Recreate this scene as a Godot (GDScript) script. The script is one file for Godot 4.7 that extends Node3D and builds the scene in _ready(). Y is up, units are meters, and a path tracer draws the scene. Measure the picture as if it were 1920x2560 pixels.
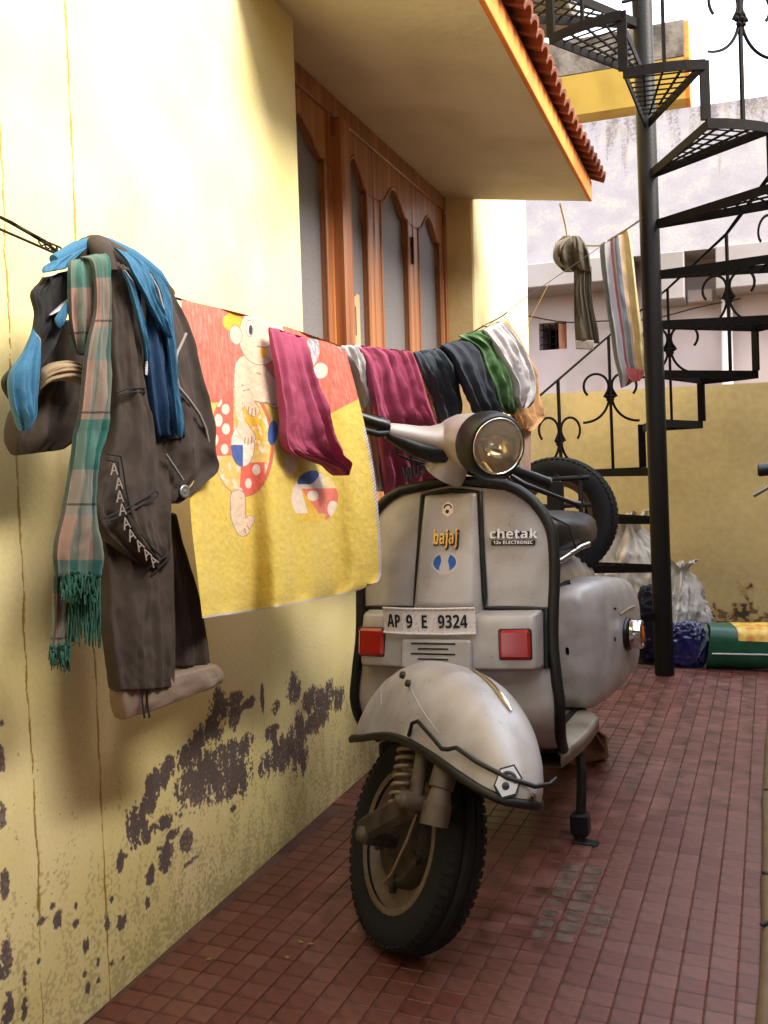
extends Node3D
# A narrow tiled side yard of a yellow house: a parked scooter, washing on a wire, an iron spiral stair.

const F := 2350.0
const CAM := Vector3(0, 0.95, 0)
var cam_basis := Basis()
var M := {}
var T := {}
var used := {}
var rng := RandomNumberGenerator.new()

# ---------------------------------------------------------------- mesh buffer
class MB:
	var v := PackedVector3Array()
	var n := PackedVector3Array()
	var uv := PackedVector2Array()
	var idx := PackedInt32Array()
	func grid(rows: Array, closed := false, flip := false, uvs = null, us := 1.0, vs := 1.0) -> void:
		var b := v.size()
		var nr := rows.size()
		var nc: int = rows[0].size()
		var nn := PackedVector3Array()
		nn.resize(nr * nc)
		for r in nr:
			v.append_array(rows[r])
			for c in nc:
				uv.append(uvs[r][c] if uvs != null else Vector2(us * c / float(nc if closed else nc - 1), vs * r / float(nr - 1)))
		var cm := nc if closed else nc - 1
		for r in nr - 1:
			for c in cm:
				var a := r * nc + c
				var bb := r * nc + (c + 1) % nc
				var d := a + nc
				var e := bb + nc
				var pa := v[b + a]
				var pb := v[b + bb]
				var pd := v[b + d]
				var pe := v[b + e]
				var fn := (pe - pa).cross(pb - pd)
				if flip:
					fn = -fn
					idx.append_array([b + a, b + e, b + bb, b + a, b + d, b + e])
				else:
					idx.append_array([b + a, b + bb, b + e, b + a, b + e, b + d])
				nn[a] += fn
				nn[bb] += fn
				nn[d] += fn
				nn[e] += fn
		for i in nn.size():
			nn[i] = nn[i].normalized() if nn[i].length_squared() > 1e-16 else Vector3.UP
		n.append_array(nn)
	func tri(a: Vector3, b: Vector3, c: Vector3, out_dir: Vector3) -> void:
		var fn := (c - a).cross(b - a)
		if fn.dot(out_dir) < 0:
			var t := b
			b = c
			c = t
			fn = -fn
		fn = fn.normalized()
		var k := v.size()
		v.append_array([a, b, c])
		n.append_array([fn, fn, fn])
		uv.append_array([Vector2(a.x, a.y), Vector2(b.x, b.y), Vector2(c.x, c.y)])
		idx.append_array([k, k + 1, k + 2])
	func quad(a: Vector3, b: Vector3, c: Vector3, d: Vector3, out_dir: Vector3, uvs = null) -> void:
		var fn := (c - a).cross(b - a)
		if fn.length_squared() < 1e-18:
			fn = (d - a).cross(c - a)
		var fl := fn.dot(out_dir) < 0
		if fl:
			fn = -fn
		fn = fn.normalized()
		var k := v.size()
		v.append_array([a, b, c, d])
		n.append_array([fn, fn, fn, fn])
		if uvs != null:
			uv.append_array(uvs)
		else:
			uv.append_array([Vector2(0, 0), Vector2(1, 0), Vector2(1, 1), Vector2(0, 1)])
		if fl:
			idx.append_array([k, k + 2, k + 1, k, k + 3, k + 2])
		else:
			idx.append_array([k, k + 1, k + 2, k, k + 2, k + 3])
	func box(c: Vector3, s: Vector3, bs := Basis(), bev := 0.0) -> void:
		var h := s * 0.5
		if bev <= 0.0:
			for ax in 3:
				for sg in [-1.0, 1.0]:
					var nv := Vector3()
					nv[ax] = sg
					var p := []
					for q in [[-1, -1], [1, -1], [1, 1], [-1, 1]]:
						var w := Vector3()
						w[ax] = sg * h[ax]
						w[(ax + 1) % 3] = q[0] * h[(ax + 1) % 3]
						w[(ax + 2) % 3] = q[1] * h[(ax + 2) % 3]
						p.append(c + bs * w)
					quad(p[0], p[1], p[2], p[3], bs * nv)
			return
		for ax in 3:
			var a1 := (ax + 1) % 3
			var a2 := (ax + 2) % 3
			for sg in [-1.0, 1.0]:
				var nv := Vector3()
				nv[ax] = sg
				var p := []
				for q in [[-1, -1], [1, -1], [1, 1], [-1, 1]]:
					var w := Vector3()
					w[ax] = sg * h[ax]
					w[a1] = q[0] * (h[a1] - bev)
					w[a2] = q[1] * (h[a2] - bev)
					p.append(c + bs * w)
				quad(p[0], p[1], p[2], p[3], bs * nv)
			for s1 in [-1.0, 1.0]:
				for s2 in [-1.0, 1.0]:
					var p2 := []
					for q in [[-1, 0], [1, 0], [1, 1], [-1, 1]]:
						var w := Vector3()
						w[ax] = q[0] * (h[ax] - bev)
						w[a1] = s1 * (h[a1] - (bev if q[1] == 1 else 0.0))
						w[a2] = s2 * (h[a2] - (0.0 if q[1] == 1 else bev))
						p2.append(c + bs * w)
					var nv2 := Vector3()
					nv2[a1] = s1
					nv2[a2] = s2
					quad(p2[0], p2[1], p2[2], p2[3], bs * nv2)
		for sx in [-1.0, 1.0]:
			for sy in [-1.0, 1.0]:
				for sz in [-1.0, 1.0]:
					var sg3 := Vector3(sx, sy, sz)
					var q3 := []
					for ax in 3:
						var w := sg3 * (h - Vector3(bev, bev, bev))
						w[ax] = sg3[ax] * h[ax]
						q3.append(c + bs * w)
					tri(q3[0], q3[1], q3[2], bs * sg3)
	func tube(pts: Array, rad, sides := 8, cap := true, flat := 1.0, up_hint := Vector3.ZERO, closed := false) -> void:
		var rows := []
		var k := pts.size()
		var prev := Vector3.ZERO
		for i in k:
			var d: Vector3
			if closed:
				d = pts[(i + 1) % k] - pts[(i - 1 + k) % k]
			else:
				d = pts[min(i + 1, k - 1)] - pts[max(i - 1, 0)]
			d = d.normalized()
			var s: Vector3
			if prev == Vector3.ZERO:
				var hint := up_hint if up_hint != Vector3.ZERO else (Vector3.UP if absf(d.y) < 0.9 else Vector3.RIGHT)
				s = hint.cross(d).normalized()
			else:
				s = (prev - d * prev.dot(d)).normalized()
			if up_hint != Vector3.ZERO:
				s = up_hint.cross(d).normalized()
			prev = s
			var u := d.cross(s).normalized()
			var r: float = rad[i] if rad is Array else rad
			var row := PackedVector3Array()
			for j in sides:
				var th := TAU * j / sides
				row.append(pts[i] + s * cos(th) * r + u * sin(th) * r * flat)
			rows.append(row)
		if cap and not closed:
			var r0 := PackedVector3Array()
			var r1 := PackedVector3Array()
			for j in sides:
				r0.append(pts[0])
				r1.append(pts[k - 1])
			var f0: PackedVector3Array = rows[0]
			var f1: PackedVector3Array = rows[rows.size() - 1]
			grid([r0, f0], true)
			grid([f1, r1], true)
		if closed:
			rows.append(rows[0])
		grid(rows, true)
	func lathe(prof: Array, xf: Transform3D, segs := 24) -> void:
		# prof: Vector2(radius, height along local Y)
		var rows := []
		for p in prof:
			var row := PackedVector3Array()
			for j in segs:
				var th := TAU * j / segs
				row.append(xf * Vector3(cos(th) * p.x, p.y, sin(th) * p.x))
			rows.append(row)
		grid(rows, true)
	func prism(poly: PackedVector2Array, d0: float, d1: float, xf := Transform3D()) -> void:
		# polygon in local XY, from z=d0 to z=d1
		var ti := Geometry2D.triangulate_polygon(poly)
		for i in range(0, ti.size(), 3):
			var a := poly[ti[i]]
			var b := poly[ti[i + 1]]
			var c := poly[ti[i + 2]]
			tri(xf * Vector3(a.x, a.y, d0), xf * Vector3(b.x, b.y, d0), xf * Vector3(c.x, c.y, d0), xf.basis * Vector3(0, 0, signf(d0 - d1)))
			tri(xf * Vector3(a.x, a.y, d1), xf * Vector3(b.x, b.y, d1), xf * Vector3(c.x, c.y, d1), xf.basis * Vector3(0, 0, signf(d1 - d0)))
		var cw := Geometry2D.is_polygon_clockwise(poly)
		for i in poly.size():
			var a := poly[i]
			var b := poly[(i + 1) % poly.size()]
			var e := b - a
			var o := Vector3(e.y, -e.x, 0) if not cw else Vector3(-e.y, e.x, 0)
			quad(xf * Vector3(a.x, a.y, d0), xf * Vector3(b.x, b.y, d0), xf * Vector3(b.x, b.y, d1), xf * Vector3(a.x, a.y, d1), xf.basis * o)
	func text_mesh(s: String, size: float, depth: float, xf: Transform3D, sx := 1.0, bold := 0.0) -> void:
		var tm := TextMesh.new()
		tm.text = s
		var ff := SystemFont.new()
		ff.font_names = PackedStringArray(["Droid Sans"])
		ff.font_weight = 700 if bold > 0 else 400
		tm.font = ff
		tm.font_size = 64
		tm.pixel_size = size / 64.0
		tm.depth = depth
		tm.curve_step = 2.0
		var arr := tm.get_mesh_arrays() if tm.get_surface_count() == 1 else []
		if arr.is_empty():
			for si in tm.get_surface_count():
				_app(tm.surface_get_arrays(si), xf, sx)
		else:
			_app(arr, xf, sx)
	func _app(arr: Array, xf: Transform3D, sx: float) -> void:
		var b := v.size()
		var vv: PackedVector3Array = arr[Mesh.ARRAY_VERTEX]
		var nv: PackedVector3Array = arr[Mesh.ARRAY_NORMAL]
		for i in vv.size():
			var p := vv[i]
			p.x *= sx
			v.append(xf * p)
			n.append((xf.basis * nv[i]).normalized())
			uv.append(Vector2(p.x, p.y))
		var ii = arr[Mesh.ARRAY_INDEX]
		if ii == null or ii.size() == 0:
			for i in vv.size():
				idx.append(b + i)
		else:
			for i in ii:
				idx.append(b + i)
	func mesh() -> ArrayMesh:
		var a := []
		a.resize(Mesh.ARRAY_MAX)
		a[Mesh.ARRAY_VERTEX] = v
		a[Mesh.ARRAY_NORMAL] = n
		a[Mesh.ARRAY_TEX_UV] = uv
		a[Mesh.ARRAY_INDEX] = idx
		var m := ArrayMesh.new()
		m.add_surface_from_arrays(Mesh.PRIMITIVE_TRIANGLES, a)
		return m

# ---------------------------------------------------------------- nodes
func numbered(called: String) -> String:
	if not used.has(called):
		used[called] = 0
		return called
	used[called] += 1
	return "%s_%03d" % [called, used[called]]

func obj(called: String, mb, m: Material, parent: Node = self, xf := Transform3D()) -> MeshInstance3D:
	var o := MeshInstance3D.new()
	o.name = numbered(called) if parent == self else called
	o.mesh = mb.mesh() if mb is MB else mb
	o.material_override = m
	o.transform = xf
	parent.add_child(o, true)
	return o

func tag(o: Node, label: String, category: String, group := "") -> Node:
	o.set_meta("label", label)
	o.set_meta("category", category)
	if group:
		o.set_meta("group", group)
	return o

func thing(called: String, label: String, category: String, at := Vector3.ZERO, group := "") -> Node3D:
	var o := Node3D.new()
	o.name = numbered(called)
	o.position = at
	add_child(o)
	tag(o, label, category, group)
	return o

func struct(o: Node) -> Node:
	o.set_meta("kind", "structure")
	return o

# ---------------------------------------------------------------- points read off the photograph (1920 x 2560)
func ray(px: float, py: float) -> Vector3:
	return cam_basis * Vector3((px - 960.0) / F, -(py - 1280.0) / F, -1.0)

func atz(px: float, py: float, z: float) -> Vector3:
	var d := ray(px, py)
	return CAM + d * (z / d.z)

func atx(px: float, py: float, x: float) -> Vector3:
	var d := ray(px, py)
	return CAM + d * (x / d.x)

const LN := Vector3(0.9763, 0, 0.2163)       # normal of the washing line's vertical plane
const LP := Vector3(-0.98, 0, -0.9)
func pl(px: float, py: float, off := 0.0) -> Vector3:
	var d := ray(px, py)
	return CAM + d * ((LP + LN * off - CAM).dot(LN) / d.dot(LN))

# ---------------------------------------------------------------- textures and materials
func noise_img(sd: int, freq: float, oct: int, size: int, kind := FastNoiseLite.TYPE_SIMPLEX_SMOOTH) -> Image:
	var f := FastNoiseLite.new()
	f.seed = sd
	f.noise_type = kind
	f.frequency = freq
	f.fractal_octaves = oct
	return f.get_seamless_image(size, size)

func ramp_tex(img: Image, c0: Color, c1: Color, c2: Color, mid := 0.5) -> ImageTexture:
	var d := img.get_data()
	var lut := PackedByteArray()
	for i in 256:
		var t := i / 255.0
		var c := c0.lerp(c1, t / mid) if t < mid else c1.lerp(c2, (t - mid) / (1.0 - mid))
		lut.append_array([int(c.r * 255), int(c.g * 255), int(c.b * 255)])
	var o := PackedByteArray()
	o.resize(d.size() * 3)
	for i in d.size():
		var k := d[i] * 3
		o[i * 3] = lut[k]
		o[i * 3 + 1] = lut[k + 1]
		o[i * 3 + 2] = lut[k + 2]
	var im := Image.create_from_data(img.get_width(), img.get_height(), false, Image.FORMAT_RGB8, o)
	im.generate_mipmaps()
	return ImageTexture.create_from_image(im)

func normal_tex(img: Image, k: float) -> ImageTexture:
	var im := img.duplicate() as Image
	im.convert(Image.FORMAT_RGBA8)
	im.bump_map_to_normal_map(k)
	im.generate_mipmaps()
	return ImageTexture.create_from_image(im)

func mat(c: Color, rough := 0.7, o := {}) -> StandardMaterial3D:
	var m := StandardMaterial3D.new()
	m.albedo_color = c
	m.roughness = rough
	m.metallic = o.get("metal", 0.0)
	m.metallic_specular = o.get("spec", 0.5)
	if o.has("tex"):
		m.albedo_texture = T[o.tex]
	if o.has("nrm"):
		m.normal_enabled = true
		m.normal_texture = T[o.nrm]
		m.normal_scale = o.get("ns", 1.0)
	if o.has("rt"):
		m.roughness_texture = T[o.rt]
	if o.get("tri", true) and (o.has("tex") or o.has("nrm") or o.has("rt")):
		m.uv1_triplanar = true
		var s: float = o.get("s", 1.0)
		m.uv1_scale = Vector3(s, s * o.get("sy", 1.0), s)
	elif o.has("s"):
		m.uv1_scale = Vector3.ONE * o.s
	if o.has("coat"):
		m.clearcoat_enabled = true
		m.clearcoat = o.coat
		m.clearcoat_roughness = o.get("coat_r", 0.15)
	if o.has("rim"):
		m.rim_enabled = true
		m.rim = o.rim
		m.rim_tint = 0.6
	if o.has("back"):
		m.backlight_enabled = true
		m.backlight = o.back
	m.cull_mode = BaseMaterial3D.CULL_DISABLED
	return m

func make_materials() -> void:
	var blot := noise_img(3, 0.006, 5, 512)
	var fine := noise_img(5, 0.06, 4, 512)
	var grain := noise_img(8, 0.3, 2, 256)
	var cell := noise_img(9, 0.02, 3, 512, FastNoiseLite.TYPE_CELLULAR)
	var g := func(a: float, b: float, c: float) -> Array: return [Color(a, a, a), Color(b, b, b), Color(c, c, c)]
	T.soft = ramp_tex(blot, Color(.86, .84, .8), Color(.96, .95, .93), Color(1, 1, 1))
	T.dirty = ramp_tex(blot, Color(.5, .46, .4), Color(.82, .8, .76), Color(1, 1, 1), 0.42)
	T.speck = ramp_tex(fine, Color(.78, .75, .72), Color(.95, .94, .93), Color(1, 1, 1), 0.4)
	T.fabric = ramp_tex(fine, Color(.74, .74, .74), Color(.92, .92, .92), Color(1, 1, 1), 0.5)
	T.faded = ramp_tex(noise_img(29, 0.012, 6, 512), Color(.72, .71, .70), Color(.88, .87, .86), Color(1.0, 1.0, 1.0), 0.5)
	T.mould = ramp_tex(noise_img(21, 0.012, 6, 512), Color(.36, .34, .31), Color(.8, .78, .75), Color(1, 1, 1), 0.45)
	T.rubber = ramp_tex(fine, Color(.55, .5, .45), Color(.85, .83, .8), Color(1, 1, 1), 0.45)
	T.rust = ramp_tex(noise_img(23, 0.02, 5, 512), Color(1, .72, .5), Color(.92, .88, .84), Color(1, 1, 1), 0.4)
	T.stain = ramp_tex(noise_img(21, 0.012, 6, 512), Color(.66, .64, .62), Color(.88, .87, .86), Color(1, 1, 1), 0.35)
	# worn paint: faint grime, small chips down to the primer
	var pb := noise_img(27, 0.01, 6, 512).get_data()
	var pf := noise_img(28, 0.09, 3, 512).get_data()
	var po := PackedByteArray()
	po.resize(512 * 512 * 3)
	for i in pb.size():
		var a := pb[i] / 255.0
		var b := pf[i] / 255.0
		var c := Color(.87, .85, .82).lerp(Color(1, 1, 1), clampf(a * 1.8 - 0.25, 0, 1))
		if b > 0.86 and a < 0.40:
			c = Color(.58, .52, .47)
		elif b > 0.82 and a < 0.40:
			c = c.darkened(0.10)
		po[i * 3] = int(c.r * 255)
		po[i * 3 + 1] = int(c.g * 255)
		po[i * 3 + 2] = int(c.b * 255)
	var pim := Image.create_from_data(512, 512, false, Image.FORMAT_RGB8, po)
	pim.generate_mipmaps()
	T.paint = ImageTexture.create_from_image(pim)
	T.n_fine = normal_tex(fine, 2.0)
	T.n_grain = normal_tex(grain, 3.0)
	T.n_blot = normal_tex(blot, 6.0)
	T.n_cell = normal_tex(cell, 2.0)
	T.r_var = ramp_tex(blot, Color(.6, .6, .6), Color(.85, .85, .85), Color(1, 1, 1))
	# wood grain along Y
	var wn := FastNoiseLite.new()
	wn.seed = 31
	wn.frequency = 0.02
	wn.fractal_octaves = 4
	var wimg := wn.get_image(512, 64)
	wimg.resize(512, 512, Image.INTERPOLATE_CUBIC)
	T.wood = ramp_tex(wimg, Color(.62, .5, .42), Color(.88, .82, .76), Color(1, 1, 1), 0.5)
	# woven cloth bump
	var wv := Image.create(64, 64, false, Image.FORMAT_L8)
	for y in 64:
		for x in 64:
			var a := sin(x * TAU / 8.0) * (1.0 if (int(x / 4.0) + int(y / 4.0)) % 2 == 0 else 0.4)
			var b := sin(y * TAU / 8.0)
			wv.set_pixel(x, y, Color.from_hsv(0, 0, clampf(0.5 + 0.25 * a + 0.2 * b, 0, 1)))
	T.n_weave = normal_tex(wv, 2.0)
	# denim twill
	var tw := Image.create(64, 64, false, Image.FORMAT_L8)
	for y in 64:
		for x in 64:
			tw.set_pixel(x, y, Color.from_hsv(0, 0, 0.5 + 0.4 * sin((x + y) * TAU / 8.0)))
	T.n_twill = normal_tex(tw, 2.0)

	M.paint_yellow = mat(Color(.93, .86, .645), 0.85, {tex = "soft", s = 0.9, nrm = "n_fine", ns = 0.25})
	M.soffit = mat(Color(.84, .80, .70), 0.9, {tex = "soft", s = 0.5, nrm = "n_fine", ns = 0.3})
	M.yard_wall = mat(Color(.80, .70, .44), 0.9, {tex = "soft", s = 0.6, nrm = "n_fine", ns = 0.4})
	M.white_wall = mat(Color(.63, .60, .61), 0.9, {tex = "soft", s = 0.5, nrm = "n_fine", ns = 0.4})
	M.side_wall = mat(Color(.66, .61, .55), 0.9, {tex = "mould", s = 0.3})
	M.pink_wall = mat(Color(.70, .64, .63), 0.9, {tex = "soft", s = 0.4})
	M.grey_wall = mat(Color(.60, .57, .56), 0.9, {tex = "soft", s = 0.4})
	M.concrete = mat(Color(.50, .46, .41), 0.95, {tex = "mould", s = 0.35, nrm = "n_fine", ns = 0.5})
	M.far_yellow = mat(Color(.82, .68, .30), 0.9, {tex = "soft", s = 0.5})
	M.orange = mat(Color(.95, .55, .22), 0.75, {tex = "soft", s = 1.5})
	M.clay = mat(Color(.60, .36, .27), 0.85, {tex = "dirty", s = 2.5, nrm = "n_fine", ns = 0.4})
	M.earth = mat(Color(.38, .29, .22), 0.95, {tex = "dirty", s = 0.8, nrm = "n_blot", ns = 1.0})
	M.mortar = mat(Color(.44, .31, .27), 0.9, {tex = "dirty", s = 1.3, nrm = "n_fine", ns = 0.4})
	M.iron = mat(Color(.085, .08, .08), 0.5, {tex = "rust", s = 2.0, nrm = "n_fine", ns = 0.3, spec = 0.35})
	M.iron_flat = mat(Color(.10, .092, .092), 0.7, {tex = "rust", s = 2.0, nrm = "n_fine", ns = 0.3, spec = 0.2})
	M.wood = mat(Color(.78, .55, .36), 0.38, {tex = "wood", s = 2.2, sy = 0.25, coat = 0.3, coat_r = 0.3})
	M.wood_dark = mat(Color(.72, .49, .32), 0.42, {tex = "wood", s = 2.0, sy = 0.25, coat = 0.25, coat_r = 0.3})
	M.frosted = mat(Color(.50, .49, .50), 0.42, {tex = "speck", s = 3.0, nrm = "n_cell", ns = 0.35})
	M.tape = mat(Color(.78, .66, .50), 0.6)
	M.hinge = mat(Color(.22, .13, .09), 0.5, {metal = 0.4})
	M.wire = mat(Color(.16, .13, .11), 0.55, {metal = 0.5})
	M.rope = mat(Color(.72, .64, .44), 0.9)
	M.silver_wire = mat(Color(.6, .6, .6), 0.4, {metal = 0.8})
	M.bamboo = mat(Color(.45, .36, .23), 0.6, {tex = "faded", s = 2.0})
	# scooter
	M.scooter = mat(Color(.745, .72, .71), 0.5, {tex = "paint", s = 1.7, metal = 0.15, coat = 0.22, coat_r = 0.3, rt = "r_var"})
	M.scooter_old = mat(Color(.70, .66, .60), 0.45, {tex = "dirty", s = 1.3, metal = 0.2, coat = 0.15, coat_r = 0.3})
	M.black_trim = mat(Color(.06, .058, .056), 0.5, {tex = "rubber", s = 3.0})
	M.black_plastic = mat(Color(.055, .052, .05), 0.35)
	M.rubber = mat(Color(.085, .08, .078), 0.85, {tex = "rubber", s = 3.0, nrm = "n_fine", ns = 0.4})
	M.rim_steel = mat(Color(.50, .45, .38), 0.65, {tex = "rust", s = 5.0, metal = 0.15})
	M.hub = mat(Color(.30, .26, .21), 0.7, {tex = "dirty", s = 6.0, metal = 0.2})
	M.spring = mat(Color(.55, .49, .40), 0.6, {tex = "rust", s = 6.0, metal = 0.2})
	M.fork = mat(Color(.42, .36, .29), 0.65, {tex = "dirty", s = 6.0})
	M.chrome = mat(Color(.85, .84, .82), 0.12, {metal = 1.0})
	M.gold = mat(Color(.93, .80, .55), 0.22, {metal = 0.85})
	M.white_letter = mat(Color(.92, .90, .90), 0.3, {metal = 0.5})
	M.plate = mat(Color(.95, .92, .91), 0.55, {tex = "speck", s = 4.0})
	M.ink = mat(Color(.035, .033, .033), 0.6)
	M.red_lens = mat(Color(.66, .07, .035), 0.25, {coat = 0.6, coat_r = 0.1, nrm = "n_grain", ns = 0.3, s = 10.0})
	M.seat = mat(Color(.13, .105, .10), 0.42, {tex = "fabric", s = 6.0, nrm = "n_grain", ns = 0.25, coat = 0.2, coat_r = 0.35})
	M.sticker_blue = mat(Color(.10, .36, .66), 0.4)
	M.sticker_pale = mat(Color(.78, .74, .72), 0.5)
	M.badge_dark = mat(Color(.10, .09, .13), 0.4)
	M.amber = mat(Color(.85, .35, .06), 0.25, {coat = 0.5})
	M.reflector = mat(Color(.80, .70, .50), 0.10, {metal = 1.0})
	var lens := StandardMaterial3D.new()
	lens.albedo_color = Color(.95, .93, .86, 0.05)
	lens.transparency = BaseMaterial3D.TRANSPARENCY_ALPHA
	lens.roughness = 0.08
	lens.cull_mode = BaseMaterial3D.CULL_DISABLED
	M.lens = lens
	var fl := mat(Color(.50, .56, .50, 0.45), 0.25)
	fl.transparency = BaseMaterial3D.TRANSPARENCY_ALPHA
	M.film = fl

func set_view() -> void:
	cam_basis = Basis.from_euler(Vector3(-0.051, deg_to_rad(20.1), -0.029), EULER_ORDER_YXZ)
	var cam := Camera3D.new()
	cam.name = "camera"
	cam.position = CAM
	cam.basis = cam_basis
	cam.fov = rad_to_deg(2.0 * atan(1280.0 / F))
	cam.near = 0.05
	cam.far = 300.0
	add_child(cam)
	cam.current = true
	var we := WorldEnvironment.new()
	we.name = "daylight"
	var e := Environment.new()
	e.background_mode = Environment.BG_SKY
	var sky := Sky.new()
	var sm := ProceduralSkyMaterial.new()
	sm.sky_top_color = Color(.86, .90, .97)
	sm.sky_horizon_color = Color(.97, .97, .98)
	sm.sky_curve = 0.2
	sm.ground_horizon_color = Color(.55, .50, .45)
	sm.ground_bottom_color = Color(.30, .26, .22)
	sm.sun_angle_max = 1.0
	sky.sky_material = sm
	e.sky = sky
	e.background_energy_multiplier = 0.5
	e.tonemap_mode = Environment.TONE_MAPPER_LINEAR
	e.tonemap_exposure = 9.0
	e.sdfgi_enabled = true
	e.ssao_enabled = true
	e.ssil_enabled = true
	we.environment = e
	add_child(we)
	var sun := DirectionalLight3D.new()
	sun.name = "sun"
	sun.light_color = Color(1.0, .97, .92)
	sun.light_energy = 0.46
	sun.light_angular_distance = 32.0
	sun.shadow_enabled = true
	add_child(sun)
	sun.look_at_from_position(Vector3(5.0, 3.9, 0.9), Vector3.ZERO)

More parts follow.
